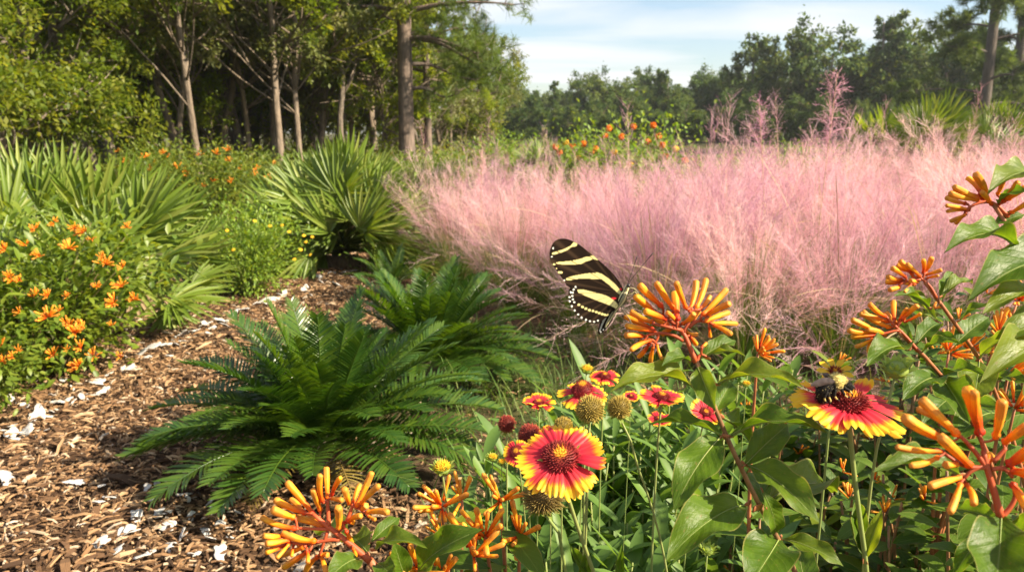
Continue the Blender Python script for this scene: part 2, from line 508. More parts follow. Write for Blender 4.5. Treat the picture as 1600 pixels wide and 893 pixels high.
M['disc'] = disc_mat('blanket_flower_disc', [(0, (.80, .42, .03)), (.30, (.66, .27, .02)), (.42, (.24, .035, .018)), (.8, (.17, .010, .014)), (1, (.34, .03, .03))])
M['seed'] = disc_mat('seed_head', [(0, (.16, .12, .03)), (.5, (.42, .30, .06)), (1, (.60, .44, .10))])
M['seed_red'] = disc_mat('red_seed_head', [(0, (.10, .02, .015)), (.5, (.30, .035, .03)), (1, (.48, .14, .06))])
M['seed_brown'] = disc_mat('brown_seed_head', [(0, (.10, .07, .03)), (.5, (.30, .22, .06)), (1, (.46, .36, .12))])
M['sepal'] = leafmat('sepal', [(.22, .31, .06), (.30, .38, .09)], .4, .6, .3)
M['yellow'] = simple('yellow_petal', (.82, .50, .03), .5, .3, .3)
M['orange'] = simple('orange_petal', (.82, .21, .015), .5, .3, .3)

M['bark'] = barkmat('oak_bark', (.050, .038, .028), (.26, .20, .15))
M['pine_bark'] = barkmat('pine_bark', (.045, .032, .026), (.22, .15, .115), 4.0)
M['shaded_bark'] = barkmat('shaded_pine_bark', (.030, .022, .018), (.11, .08, .065), 4.0)  # pine bark darkened: shade on the right-hand trunks put into the colour
M['pale_bark'] = barkmat('pale_bark', (.075, .052, .036), (.27, .20, .14), 5.0)

def ground_mat():
    m, t = mat_new('forest_floor')
    o = nd(t, 'ShaderNodeTexCoord').outputs['Object']
    n1 = noise(t, 40, 8, o, .7); n2 = noise(t, 0.5, 4, o); n3 = noise(t, 6, 4, o)
    c = ramp(t, n1, [(.3, (.022, .015, .010)), (.55, (.085, .055, .033)), (.75, (.17, .115, .07))])
    g = ramp(t, n3, [(.35, (.03, .05, .012)), (.7, (.10, .13, .035))])
    c = mixc(t, ramp(t, n2, [(.45, (0, 0, 0)), (.6, (1, 1, 1))]), c, g)
    finish(t, c, .95, spec=.15, bump=n1, bstr=.8, bdist=.02)
    return m
M['ground'] = ground_mat()
def mulch_mat():
    m, t = mat_new('bark_mulch')
    o = nd(t, 'ShaderNodeTexCoord').outputs['Object']
    n1 = noise(t, 70, 8, o, .75); n3 = noise(t, 2.0, 4, o)
    c = ramp(t, n1, [(.3, (.016, .010, .007)), (.5, (.075, .042, .024)), (.72, (.20, .12, .07))])
    c = mixc(t, .5, c, mixc(t, 1.0, c, ramp(t, n3, [(.3, (.7, .65, .62)), (.7, (1.35, 1.3, 1.2))]), 'MULTIPLY'))
    finish(t, c, .95, spec=.15, bump=n1, bstr=1.0, bdist=.012)
    return m
M['mulch'] = mulch_mat()
def chip_mat():
    m, t = mat_new('bark_chip')
    a = nd(t, 'ShaderNodeAttribute', attribute_name='rnd').outputs['Fac']
    c = ramp(t, a, [(0, (.035, .021, .013)), (.3, (.125, .072, .040)), (.55, (.23, .135, .070)), (.75, (.35, .22, .12)), (.9, (.47, .33, .20)), (1, (.44, .39, .33))])
    u, v, uv = uvs(t)
    mpn = nd(t, 'ShaderNodeMapping'); mpn.inputs['Scale'].default_value = (14, 1.5, 1)
    t.links.new(uv, mpn.inputs[0])
    st = noise(t, 1.5, 4, mpn.outputs[0])
    c = mixc(t, 1.0, c, ramp(t, st, [(.3, (.6, .58, .55)), (.7, (1.25, 1.2, 1.15))]), 'MULTIPLY')
    finish(t, c, .85, spec=.2, bump=st, bstr=.5, bdist=.002)
    return m
M['chip'] = chip_mat()
def shell_mat():
    m, t = mat_new('oyster_shell')
    o = nd(t, 'ShaderNodeTexCoord').outputs['Object']
    n1 = noise(t, 60, 5, o, .6)
    w_ = nd(t, 'ShaderNodeTexWave'); w_.inputs['Scale'].default_value = 30; w_.inputs['Distortion'].default_value = 6
    w_.bands_direction = 'Y'
    t.links.new(o, w_.inputs['Vector'])
    c = ramp(t, n1, [(.3, (.50, .47, .45)), (.5, (.64, .62, .60)), (.7, (.78, .77, .75))])
    c = mixc(t, .25, c, w_.outputs['Color'], 'MULTIPLY')
    finish(t, c, .6, spec=.4, bump=w_.outputs['Fac'], bstr=.5, bdist=.002)
    return m
M['shell'] = shell_mat()

# ------------------------------------------------------------------ SETTING: ground and path
def path_c(y):
    """centre x and half width of the mulch path at forward distance y"""
    ys = [0.0, 1.7, 2.5, 3.2, 4.2, 5.2, 5.9, 6.6, 8.0]
    cx = [-0.9, -1.25, -1.45, -1.45, -1.35, -1.18, -1.02, -0.70, 0.2]
    hw = [0.9, 0.9, 0.75, 0.62, 0.42, 0.40, 0.42, 0.42, 0.40]
    return np.interp(y, ys, cx), np.interp(y, ys, hw)
gm = MB()
xs = np.concatenate([-np.geomspace(250, 3.2, 30), np.linspace(-3, 3, 61), np.geomspace(3.2, 250, 30)])
ysg = np.concatenate([[-60, -20, -6, -2, -.5], np.linspace(0, 9, 91), np.geomspace(9.3, 320, 50)])
X, Y = np.meshgrid(xs, ysg)
Z = .012 * np.sin(X * 2.1 + 1) * np.cos(Y * 1.7) + .008 * np.sin(X * 5.3 + Y * 4.1)
Z = np.where(np.hypot(X, Y) > 12, 0, Z) - .01
nx, ny = len(xs), len(ysg)
i, j = np.meshgrid(np.arange(ny - 1), np.arange(nx - 1), indexing='ij')
F = np.stack([i * nx + j, i * nx + j + 1, (i + 1) * nx + j + 1, (i + 1) * nx + j], -1).reshape(-1, 4)
gm.add(np.stack([X, Y, Z], -1), F)
go = built(gm, 'ground', M['ground']); go['kind'] = 'structure'
def gz(x, y):
    return .012 * np.sin(x * 2.1 + 1) * np.cos(y * 1.7) + .008 * np.sin(x * 5.3 + y * 4.1) - .01
pm = MB()
yy = np.linspace(0.2, 8, 90); uu = np.linspace(-1, 1, 24)
YY, UU = np.meshgrid(yy, uu, indexing='ij')
c_, h_ = path_c(YY)
XX = c_ + UU * (h_ + .12 + .04 * np.sin(YY * 7) + .03 * np.sin(YY * 17))
ZZ = gz(XX, YY) + .004 + .010 * (1 - UU ** 2)
i, j = np.meshgrid(np.arange(89), np.arange(23), indexing='ij')
F = np.stack([i * 24 + j, i * 24 + j + 1, (i + 1) * 24 + j + 1, (i + 1) * 24 + j], -1).reshape(-1, 4)
pm.add(np.stack([XX, YY, ZZ], -1), F)
po = built(pm, 'path', M['mulch']); po['kind'] = 'structure'

# thin sunlit air between the camera and the far trees
hz_m, hz_t = mat_new('haze_air')
hv = nd(hz_t, 'ShaderNodeVolumePrincipled')
hv.inputs['Density'].default_value = .0006; hv.inputs['Color'].default_value = (.93, .96, 1, 1); hv.inputs['Anisotropy'].default_value = .35
ho_ = nd(hz_t, 'ShaderNodeOutputMaterial'); hz_t.links.new(hv.outputs[0], ho_.inputs['Volume'])
hb = MB()
hb.add([(x, y, z) for z in (-1.2, 19) for x, y in ((-260, -70), (260, -70), (260, 330), (-260, 330))], np.array([[0, 3, 2, 1], [4, 5, 6, 7], [0, 1, 5, 4], [1, 2, 6, 5], [2, 3, 7, 6], [3, 0, 4, 7]]))
hz = built(hb, 'haze', hz_m, smooth=False)
hz['kind'] = 'stuff'; hz['label'] = 'thin pale haze in the air in front of the far trees'; hz['category'] = 'haze'

# loose bark chips, uncountable
def chips():
    mb = MB()
    def lay(K, y0, y1, x0, x1, smin, smax, dens=None):
        y = y0 + (y1 - y0) * U(0, 1, K) ** 1.25
        x = U(x0, x1, K) if x0 is not None else None
        if x is None:
            c, h = path_c(y); x = c + (h + .25) * U(-1, 1, K)
        L = U(smin, smax, K) * (1 + .35 * (y / 6)); Wd = L * U(.08, .30, K); T = U(.0015, .005, K)
        a = U(0, 2 * math.pi, K); tilt = rng.normal(0, .22, K); roll = rng.normal(0, .35, K)
        d = np.stack([np.cos(a) * np.cos(tilt), np.sin(a) * np.cos(tilt), np.sin(tilt)], -1)
        s0 = np.stack([-np.sin(a), np.cos(a), np.zeros(K)], -1)
        n0 = np.cross(d, s0); n0 *= np.sign(n0[:, 2:3])
        s = s0 * np.cos(roll)[:, None] + n0 * np.sin(roll)[:, None]
        n = np.cross(d, s); n *= np.sign(n[:, 2:3])
        p = np.stack([x, y, gz(x, y) + .012 + U(0, .018, K)], -1)
        V = []
        tp = U(.35, 1, K)
        for e, wt in ((-1, tp), (0, np.ones(K)), (1, U(.2, .9, K))):
            for sd_, th in ((-1, 1), (1, 1), (1, -1), (-1, -1)):
                arch = (.10 * L * (1 - abs(e)))[:, None] * n
                V.append(p + d * (L * e / 2)[:, None] + s * (Wd / 2 * wt * sd_)[:, None] + n * (T * th / 2)[:, None] + arch)
        V = np.stack(V, 1)
        q = [[0, 1, 2, 3][::-1], [8, 9, 10, 11]]
        for b in (0, 4):
            for k in range(4):
                q.append([b + k, b + (k + 1) % 4, b + 4 + (k + 1) % 4, b + 4 + k])
        F = ((np.arange(K) * 12)[:, None, None] + np.array(q)[None]).reshape(-1, 4)
        uv = np.broadcast_to(np.array([[u, v] for v in (0, .5, 1) for u in (0, 1, .9, .1)]), (K, 12, 2))
        mb.add(V, F, uv + U(0, 9, K)[:, None, None], np.repeat(U(0, 1, K) ** 1.15, 12))
    lay(24000, 1.35, 3.6, None, None, .009, .036)
    lay(14000, 3.2, 6.9, None, None, .012, .040)
    lay(600, 1.4, 4.0, None, None, .05, .085)
    lay(9000, 1.4, 6.5, -3.2, 1.1, .010, .04)
    K = 900
    y = 1.4 + 5 * U(0, 1, K) ** 1.3; c, h = path_c(y); x = c + (h + .5) * U(-1, 1, K); a = U(0, 6.28, K); L = U(.05, .13, K)
    d = np.stack([np.cos(a), np.sin(a), U(-.1, .1, K)], -1); p = np.stack([x, y, gz(x, y) + .034], -1)
    bow = np.stack([-np.sin(a), np.cos(a), np.zeros(K)], -1) * (L * U(-.15, .15, K))[:, None]
    ribbons(mb, np.stack([p - d * (L / 2)[:, None], p + bow, p + d * (L / 2)[:, None]], 1), np.array([.0016, .0018, .001]), np.stack([-np.sin(a), np.cos(a), np.zeros(K)], -1), U(.5, .95, K))
    o = built(mb, 'bark_chips', M['chip'], smooth=False)
    o['kind'] = 'stuff'; o['label'] = 'loose brown bark mulch chips covering the garden path'; o['category'] = 'mulch'
chips()

# oyster shells
def shell_mesh(seed):
    r_ = np.random.default_rng(seed)
    nr, na = 5, 22
    ph = r_.uniform(0, 6, 4)
    th = np.arange(na) * 2 * math.pi / na
    out = 1 + .22 * np.sin(2 * th + ph[0]) + .16 * np.sin(3 * th + ph[1]) + .10 * np.sin(5 * th + ph[2]) + r_.normal(0, .05, na)
    V = []
    for sgn in (1, -1):
        for k in range(nr):
            q = (k + .02) / (nr - 1)
            rr = q * out
            z = .10 * (1 - q ** 2) + .06 * np.sin(9 * q + 3 * th + ph[3]) * q + (.03 if sgn > 0 else -.05)
            V.append(np.stack([rr * np.cos(th) * .62, rr * np.sin(th), z], -1))
    V = np.concatenate(V) * .5
    F = []
    for s_ in range(2):
        for k in range(nr - 1):
            for a in range(na):
                f = [s_ * nr * na + k * na + a, s_ * nr * na + k * na + (a + 1) % na, s_ * nr * na + (k + 1) * na + (a + 1) % na, s_ * nr * na + (k + 1) * na + a]
                F.append(f if s_ == 0 else f[::-1])
    for a in range(na):
        F.append([(nr - 1) * na + a, (nr - 1) * na + (a + 1) % na, nr * na + (nr - 1) * na + (a + 1) % na, nr * na + (nr - 1) * na + a])
    mb = MB(); mb.add(V, np.array(F), V[:, :2] + .5)
    return mb.mesh('oyster_shell', M['shell'])
SH = [shell_mesh(s) for s in range(6)]
def shell(px, py, wpx, label, grp='oyster shells along the mulch path'):
    p = gr(px, py)
    d = (p - CP).dot(FW)
    s = 1.15 * wpx / FPX * d
    p.z = float(gz(p.x, p.y)) + .026 + random.uniform(0, .006)
    Mx = Matrix.Translation(p) @ Matrix.Rotation(random.uniform(0, 6.3), 4, 'Z') @ Matrix.Rotation(random.gauss(0, .4), 4, 'X') @ Matrix.Rotation(random.gauss(0, .4), 4, 'Y') @ Matrix.Scale(s, 4)
    o = inst(random.choice(SH), 'oyster_shell', None, Mx)
    o['label'] = label; o['category'] = 'shell'; o['group'] = grp
for px, py, wd, lab in [
    (152, 598, 30, 'white oyster shell lying just right of the orange firebush base'),
    (92, 635, 34, 'flat white oyster shell on the sunlit mulch below the orange firebush'),
    (60, 658, 34, 'long white oyster shell in the middle of the loose row by the left edge'),
    (40, 688, 36, 'white oyster shell at the lower end of the row by the left edge'),
    (12, 764, 34, 'narrow pale shell at the left edge, well below the other shells'),
    (130, 626, 20, 'small round white shell between two larger shells on the path'),
    (215, 822, 28, 'grey white oyster shell below the lowest cycad fronds'),
    (345, 876, 30, 'upright white oyster shell near the bottom edge left of the orange florets'),
    (160, 868, 28, 'white shell near the bottom edge on the dark mulch'),
    (262, 836, 30, 'broad shell in shade under the front cycad'),
    (228, 886, 26, 'white shell cut by the bottom edge of the picture'),
    (430, 470, 26, 'largest shell in the pale heap beside the yellow flowered bush')]:
    shell(px, py, wd, lab)
for px, py, wd in [(205, 577, 20), (218, 557, 26), (196, 560, 16), (238, 545, 22), (258, 541, 16), (232, 560, 14), (285, 527, 20), (300, 522, 14), (322, 512, 18), (345, 505, 20), (332, 516, 12), (365, 497, 16), (380, 488, 20),
                   (398, 480, 18), (410, 473, 16), (420, 477, 14), (445, 464, 12), (75, 660, 18), (20, 690, 26), (108, 632, 14), (20, 634, 18), (150, 620, 14), (100, 600, 10), (550, 428, 12), (520, 432, 10),
                   (30, 690, 16), (182, 818, 18), (240, 795, 22), (205, 845, 24), (285, 850, 22), (300, 820, 16), (270, 866, 18), (320, 838, 14), (250, 815, 18), (130, 842, 14), (185, 878, 22), (300, 880, 18), (360, 850, 16), (172, 795, 16), (230, 780, 16), (330, 795, 12)]:
    shell(px, py, wd, 'small white oyster shell fragment pressed into the bark mulch')

rs = random.Random(44)
for k in range(46):
    q = rs.random()
    px = rs.gauss(0, 16) + 560 * q; py = 700 - 265 * q + rs.gauss(0, 7) - 30 * math.sin(q * 3.1)
    shell(px, py, rs.uniform(8, 17), 'small white oyster shell fragment pressed into the bark mulch')
for k in range(26):
    shell(rs.uniform(110, 390), rs.uniform(770, 893), rs.uniform(9, 22), 'small white oyster shell fragment pressed into the bark mulch')

# ------------------------------------------------------------------ TREES
def rand_tree_frame(h, r0, lean, wob=.12, n=12, seed=0):
    r_ = np.random.default_rng(seed)
    t = np.linspace(0, 1, n)
    x = lean[0] * t ** 1.3 + wob * np.cumsum(r_.normal(0, .35, n)) * t
    y = lean[1] * t ** 1.3 + wob * np.cumsum(r_.normal(0, .35, n)) * t
    P = np.stack([x, y, h * t - .08 * (t == 0)], -1)
    rad = r0 * (1 - .72 * t) * (1 + .55 * np.exp(-t * 22))
    return P, rad

def broad_tree(seed, h, r0, lean, clumps, leafn, L, mats, limb=True, wob=.12, droop=.3):
    """returns trunk mesh and crown mesh, base at the origin; clumps = (x,y,z,r)"""
    r_ = np.random.default_rng(seed)
    tb = MB()
    P, rad = rand_tree_frame(h, r0, lean, wob, 14, seed)
    P = catmull(P, 26); rad = np.interp(np.linspace(0, 1, 26), np.linspace(0, 1, 14), rad)
    tube(tb, P, rad, 10)
    if limb:
        for c in clumps:
            k = int(np.clip((c[2] - .5 * abs(c[0]) - .4) / h, .18, .9) * 25)
            a = P[k]; b = np.array(c[:3])
            m1 = a * .6 + b * .4 + r_.normal(0, .12, 3) + np.array([0, 0, .12])
            q = catmull([a, m1, b], 9)
            tube(tb, q, np.linspace(rad[k] * .36, .008, 9), 6)
            for _ in range(4):
                e = b + r_.normal(0, c[3] * .5, 3)
                s0 = q[r_.integers(4, 8)]
                tube(tb, catmull([s0, (s0 + e) / 2 + r_.normal(0, .06, 3), e], 5), np.linspace(.02, .005, 5), 4)
    cb = MB()
    tot = sum(c[3] ** 2 for c in clumps)
    for c in clumps:
        K = max(30, int(leafn * c[3] ** 2 / tot))
        ns = max(4, K // 45)
        sub = rdir(ns) * (c[3] * U(.25, 1.0, ns) ** .6)[:, None] * np.array([1, 1, .72]) + np.array(c[:3])
        idx = rng.integers(0, ns, K)
        pos = sub[idx] + rng.normal(0, c[3] * .13, (K, 3))
        d = rdir(K) * .8 + (pos - np.array(c[:3])) / c[3] * .5 + np.array([0, 0, -droop])
        n = rdir(K) * .6 + np.array([0, 0, 1.0])
        hue = np.clip(rng.uniform(0, 1, ns)[idx] * .75 + U(0, .25, K), 0, .99)
        cards(cb, pos, d, n, L * U(.6, 1.3, K), L * U(.38, .62, K), hue)
    return tb.mesh('trunk', mats[0]), cb.mesh('crown', mats[1])

def pine_tufts(mb, pts, dirs, n=42, L=.17, W=.005):
    for p, d in zip(pts, dirs):
        K = n
        dd = rdir(K) * .75 + np.asarray(d) * .7
        dd /= np.linalg.norm(dd, axis=1)[:, None]
        p0 = np.asarray(p) + np.asarray(d) * U(-.10, .04, K)[:, None]
        l = L * U(.7, 1.15, K)
        P = np.stack([p0, p0 + dd * (l * .55)[:, None], p0 + dd * l[:, None] - np.array([0, 0, .12]) * l[:, None]], 1)
        ribbons(mb, P, np.array([W, W * .9, W * .2]), np.cross(dd, rdir(K)), U(0, 1) * .5 + U(0, .4, K))

def pine(seed, h, r0, limbs, mats, tn=42, L=.17, W=.006, lean=(0, 0), sub=5):
    """limbs = (height, azimuth deg, length, rise, tufts)"""
    r_ = np.random.default_rng(seed)
    tb, cb = MB(), MB()
    P, rad = rand_tree_frame(h, r0, lean, .02, 14, seed)
    rad = r0 * (1 - .6 * np.linspace(0, 1, 14))
    rad[0] *= 1.25
    P = catmull(P, 30); rad = np.interp(np.linspace(0, 1, 30), np.linspace(0, 1, 14), rad)
    tube(tb, P, rad, 12)
    for (z, az, ln, rise, tf) in limbs:
        a = P[int(np.clip(z / h, 0, 1) * 29)]
        u = np.array([math.cos(R(az)), math.sin(R(az)), 0])
        pts = [a, a + u * ln * .35 + np.array([0, 0, rise * .25 + .05 * ln]), a + u * ln * .7 + np.array([0, 0, rise * .6]) + r_.normal(0, .05, 3), a + u * ln + np.array([0, 0, rise])]
        q = catmull(pts, 12)
        tube(tb, q, np.linspace(.030 + .012 * ln, .008, 12), 6)
        tp, td = [], []
        for _ in range(tf):
            k = r_.integers(4, 12)
            e = q[k] + u * r_.uniform(.0, .30) * ln * .5 + r_.normal(0, 1, 3) * np.array([.17, .17, .13]) * ln * .8 + np.array([0, 0, .05])
            tube(tb, [q[k], (q[k] + e) / 2 + r_.normal(0, .03, 3), e], [.012, .008, .004], 4)
            dv = e - q[k]; dv = dv / (np.linalg.norm(dv) + 1e-6) + np.array([0, 0, .4])
            for _ in range(sub):
                tp.append(e + r_.normal(0, .11, 3)); td.append(dv / np.linalg.norm(dv) + r_.normal(0, .4, 3))
        pine_tufts(cb, tp, td, tn, L, W)
    return tb.mesh('trunk', mats[0]), cb.mesh('crown', mats[1])

def tree(name, meshes, label, loc, rz=0, s=1.0, group=None, cat='tree'):
    t = thing(name, label, cat, loc, rz, group, s)
    local(meshes[0], 'trunk', t); local(meshes[1], 'crown', t)
    return t

def ball(cx, cy, cz, r, n, rc, flat=.7, seed=0):
    """n clumps scattered through an ellipsoid crown"""
    r_ = np.random.default_rng(seed)
    out = []
    for k in range(n):
        v = r_.normal(size=3); v /= np.linalg.norm(v)
        q = r_.uniform(.35, 1) ** .6
        out.append((cx + v[0] * r * q, cy + v[1] * r * q, cz + v[2] * r * q * flat, rc * r_.uniform(.7, 1.3)))
    return out

# forest-edge oaks on the left: trunks clear to about 2 m, crowns hanging into the top of the frame
OAK = [
    broad_tree(1, 7.0, .10, (1.3, .3), ball(.8, 0, 4.0, 2.1, 19, .72, .85, 1), 15000, .10, (M['bark'], M['oak']), wob=.5),
    broad_tree(2, 7.5, .075, (-1.0, .2), ball(-.6, 0, 4.1, 2.0, 18, .72, .9, 2), 14000, .09, (M['pale_bark'], M['oak_pale']), wob=.45),
    broad_tree(3, 6.5, .08, (-1.2, -.3), ball(-.6, -.2, 3.7, 1.9, 18, .68, .9, 3), 14000, .10, (M['bark'], M['oak']), wob=.55),
    broad_tree(4, 6.0, .08, (-.3, 0), ball(-.2, 0, 3.7, 1.6, 14, .62, 1.0, 4), 11000, .085, (M['pale_bark'], M['lime']), wob=.15),
    broad_tree(5, 5.0, .09, (.1, .2), ball(0, 0, 2.6, 1.6, 18, .65, 1.15, 5), 14000, .09, (M['bark'], M['oak']), wob=.15),
]
EDGE = 'oaks at the edge of the wood'
for px, y, k, s, rz, lab in [
    (80, 13.0, 0, 1.0, .3, 'thick leaning oak trunk farthest left at the wood edge, behind the big palmetto'),
    (178, 14.8, 2, 1.05, 1.2, 'dark forked oak just right of the leftmost leaning oak'),
    (232, 17.0, 0, 1.1, 2.2, 'slim shaded oak trunk standing deep behind the forked oak'),
    (287, 14.2, 1, .95, .8, 'pale crooked oak left of the straight pale trunk'),
    (352, 15.5, 1, 1.0, 3.4, 'grey green oak right of the sunlit straight trunk'),
    (432, 16.0, 1, 1.05, 5.0, 'grey green oak with a leaning trunk above the middle palmetto'),
    (490, 17.5, 1, 1.1, 2.6, 'twin leaning oak between the middle palmetto and the tall pine'),
    (536, 18.0, 2, 1.2, 4.1, 'thin dark oak trunk left of the bright lime tree'),
    (386, 16.5, 2, 1.1, .4, 'shaded oak hidden between the pale trunk and the grey green oak')]:
    p = gx(px, y)
    tree('oak_tree', OAK[k], lab, p, rz, s, EDGE)
tree('young_tree', OAK[3], 'bright lime green young tree left of the tall pine', gx(588, 17.5), .4, 1.05)
tree('young_tree', OAK[3], 'second lime green young tree right of the tall pine', gx(705, 22), 2.4, .62)
for px, y, s, rz, lab in [(15, 8.6, .85, 0, 'leafy low oak at the left edge with branches down to the palmetto'),
                          (60, 9.6, .8, 2.0, 'leafy low oak standing next to the left edge oak'),
                          (700, 24, .72, 1.0, 'dense low oak behind the two pines'),
                          (610, 24, .95, 3.0, 'dense low oak behind the lime green young tree'),
                          (755, 30, .92, 4.4, 'rounded low oak at the right end of the wood')]:
    tree('bushy_oak', OAK[4], lab, gx(px, y), rz, s, 'leafy oaks with foliage down to the ground')
# slim tall trunks in front of the wood, their crowns above the frame
SL = [broad_tree(11, 8.5, .052, (1.1, .2), ball(.4, 0, 3.7, 1.9, 24, .5, .85, 11), 15000, .10, (M['pale_bark'], M['oak']), wob=.6),
      broad_tree(12, 8.0, .048, (-.9, .2), ball(-.5, 0, 3.5, 1.9, 24, .5, .85, 12), 15000, .09, (M['pale_bark'], M['oak_pale']), wob=.7),
      broad_tree(13, 9.0, .065, (-.7, .1), ball(-.2, 0, 3.8, 1.9, 24, .5, .85, 13), 15000, .10, (M['bark'], M['oak']), wob=.55)]
for px, y, k, s, rz, lab in [(128, 10.6, 2, 1.0, .2, 'dark leaning trunk rising from the left palmetto, first of a close pair'), (158, 10.9, 0, 1.0, 2.9, 'brown leaning trunk rising from the left palmetto, second of a close pair'), (186, 12.5, 2, .95, 1.1, 'dark straight trunk right of the close leaning pair'),
                             (318, 11.2, 0, .95, 4.4, 'pale sunlit straight trunk above the orange flowered thicket'), (284, 13.0, 1, 1.0, 5.2, 'pale thin bent trunk left of the sunlit straight one'), (443, 12.4, 0, 1.05, 1.7, 'pale leaning trunk behind the left part of the middle palmetto'),
                             (474, 13.0, 1, 1.0, .5, 'pale forked trunk behind the middle palmetto'), (536, 15.0, 2, .9, 2.0, 'thin dark trunk between the middle palmetto and the thick pine'), (395, 15.5, 1, 1.1, 3.0, 'thin shaded trunk left of the pale leaning one'), (230, 15, 0, 1.0, 3.6, 'thin shaded trunk in the dark of the wood'), (590, 17, 1, 1.1, 1.0, 'thin grey trunk just left of the thick pine'), (500, 16.5, 0, 1.0, 5.6, 'thin pale trunk above the top of the middle palmetto')]:
    tree('oak_tree', SL[k], lab, gx(px, y), rz, s, 'slim trunks at the wood edge')
# brighter young growth between the trunks
YT = [broad_tree(6, 4.0, .045, (.4, .1), ball(.2, 0, 2.2, 1.25, 26, .40, 1.25, 6), 8000, .085, (M['bark'], M['oak']), wob=.3),
      broad_tree(7, 4.2, .04, (-.4, .1), ball(-.2, 0, 2.1, 1.2, 26, .40, 1.2, 7), 8000, .085, (M['pale_bark'], M['lime']), wob=.3),
      broad_tree(8, 4.6, .045, (.3, .1), ball(.1, 0, 2.3, 1.25, 26, .42, 1.25, 8), 8000, .085, (M['pale_bark'], M['oak_pale']), wob=.3)]
ry = random.Random(12)
for k, (px, y, kind, s) in enumerate([(30, 12.5, 0, 1.0), (105, 14.5, 0, .85), (200, 17.5, 0, 1.1), (255, 15.2, 1, .62), (345, 15.5, 1, .75), (380, 17.4, 0, .75), (410, 18.5, 2, 1.15), (470, 18, 0, 1.05), (505, 17, 2, 1.3), (548, 19.0, 2, 1.35), (575, 19.5, 1, 1.35), (600, 15.8, 1, .95), (625, 20, 1, .95),
                                       (660, 19, 0, .80), (690, 21, 2, .85), (722, 23, 0, 1.0), (750, 27, 2, 1.1), (150, 18, 2, 1.3), (300, 19, 0, 1.3), (440, 21, 1, 1.3)]):
    tree('young_tree', YT[kind], ['slender dark green young tree between the trunks of the wood', 'slender lime green young tree between the trunks of the wood', 'slender grey green young tree between the trunks of the wood'][kind], gx(px, y), ry.uniform(0, 6.3), s, 'young trees between the trunks')
# deep wood
rw = random.Random(5)
for k in range(34):
    y = rw.uniform(19, 34)
    px = -60 + 640 * (k + rw.uniform(-.4, .4)) / 34
    tree('wood_tree', OAK[rw.choice([0, 2, 4, 4, 4, 1])], 'shaded tree deep inside the wood on the left', gx(px, y), rw.uniform(0, 6.3), rw.uniform(.95, 1.35), 'trees deep in the wood')

# the two pines in front of the sky gap
PB = (M['pine_bark'], M['needle'])
big = pine(21, 13, .150, [
    (2.05, -10, 1.0, -.05, 3), (2.45, 12, 1.3, -.25, 9), (2.75, -20, 1.4, -.30, 9), (3.1, 20, 1.6, -.2, 10), (3.05, 8, 1.75, -.6, 13),
    (3.4, -6, 2.0, .1, 14), (3.5, 170, 1.6, .1, 12), (3.9, 30, 1.8, .2, 14), (4.2, 200, 1.6, .3, 12), (4.2, -40, 1.8, .3, 14), (4.6, 80, 1.6, .5, 12), (5.0, 300, 1.6, .5, 12),
    (5.6, 10, 1.7, .5, 12), (6.2, 130, 1.6, .5, 12), (7, 250, 1.6, .6, 12), (8, 20, 1.6, .6, 12), (9, 140, 1.4, .6, 12), (10, 260, 1.2, .6, 10), (11.5, 60, 1.0, .5, 10)], PB, 34, .19, .007)
tree('pine_tree', big, 'tall straight pine with a thick dark trunk in front of the sky gap', gx(638, 15.0))
thin = pine(22, 11, .085, [
    (1.9, 5, .9, .1, 6), (2.3, 170, 1.0, .1, 8), (2.6, 20, 1.0, -.1, 6), (2.9, -15, 1.1, 0, 7), (3.2, 160, .9, .1, 6), (3.4, 30, 1.1, .1, 7), (3.8, 0, 1.2, .1, 8),
    (4.2, 190, 1.3, .2, 10), (4.6, 50, 1.4, .3, 10), (5.2, 300, 1.4, .3, 10), (6, 100, 1.3, .4, 10), (7, 220, 1.2, .4, 10), (8, 10, 1.0, .5, 10), (9.5, 120, .9, .5, 10)], PB, 28, .18, .007)
tree('pine_tree', thin, 'slender pine just right of the thick pine', gx(671, 17.5))

# right-hand pines and the far tree line
farpine = pine(31, 15, .24, [(2.4 + .5 * k, (k * 137) % 360, 2.9 - .11 * k, .1 + .05 * k, 13) for k in range(23)], (M['shaded_bark'], M['far_leaf']), 30, .36, .026, sub=5)
tree('pine_tree', farpine, 'tall open crowned pine at right, left one of the two dark trunks', gx(1521, 34), .2)
tree('pine_tree', farpine, 'tall open crowned pine at the right edge, right one of the two dark trunks', gx(1566, 37), 2.6, 1.08)
tree('pine_tree', farpine, 'pine cut off by the right edge of the picture', gx(1640, 40), 4.0, .95)
FT = [
    broad_tree(41, 6.6, .22, (.3, .2), ball(0, 0, 5.4, 3.6, 20, 1.5, 1.0, 41) + ball(0, 0, 2.4, 3.3, 10, 1.4, .5, 42), 15000, .38, (M['bark'], M['far_leaf']), wob=.2),
    broad_tree(43, 9.0, .20, (-.3, .2), ball(0, 0, 6.6, 2.6, 13, 1.15, .8, 43) + ball(.2, 0, 9.1, 1.4, 6, .8, .7, 44) + ball(0, 0, 3.0, 2.4, 9, 1.3, .9, 45), 13000, .36, (M['bark'], M['far_leaf']), wob=.2),
    broad_tree(46, 8.2, .18, (.0, .2), [(.9 * math.sin(k * 2.4) * (1.9 - .17 * k), .9 * math.cos(k * 2.4) * (1.9 - .17 * k), 1.4 + .8 * k, 1.25 - .09 * k) for k in range(10)], 10000, .34, (M['bark'], M['far_leaf']), wob=.1),
    broad_tree(47, 5.8, .22, (.2, .2), ball(-1.2, 0, 4.6, 2.2, 12, 1.2, .9, 47) + ball(1.5, .3, 5.2, 2.2, 12, 1.2, .8, 48) + ball(0, 0, 2.2, 3.0, 9, 1.4, .5, 49), 15000, .37, (M['bark'], M['far_leaf']), wob=.2),
]
FARG = 'trees of the distant tree line'
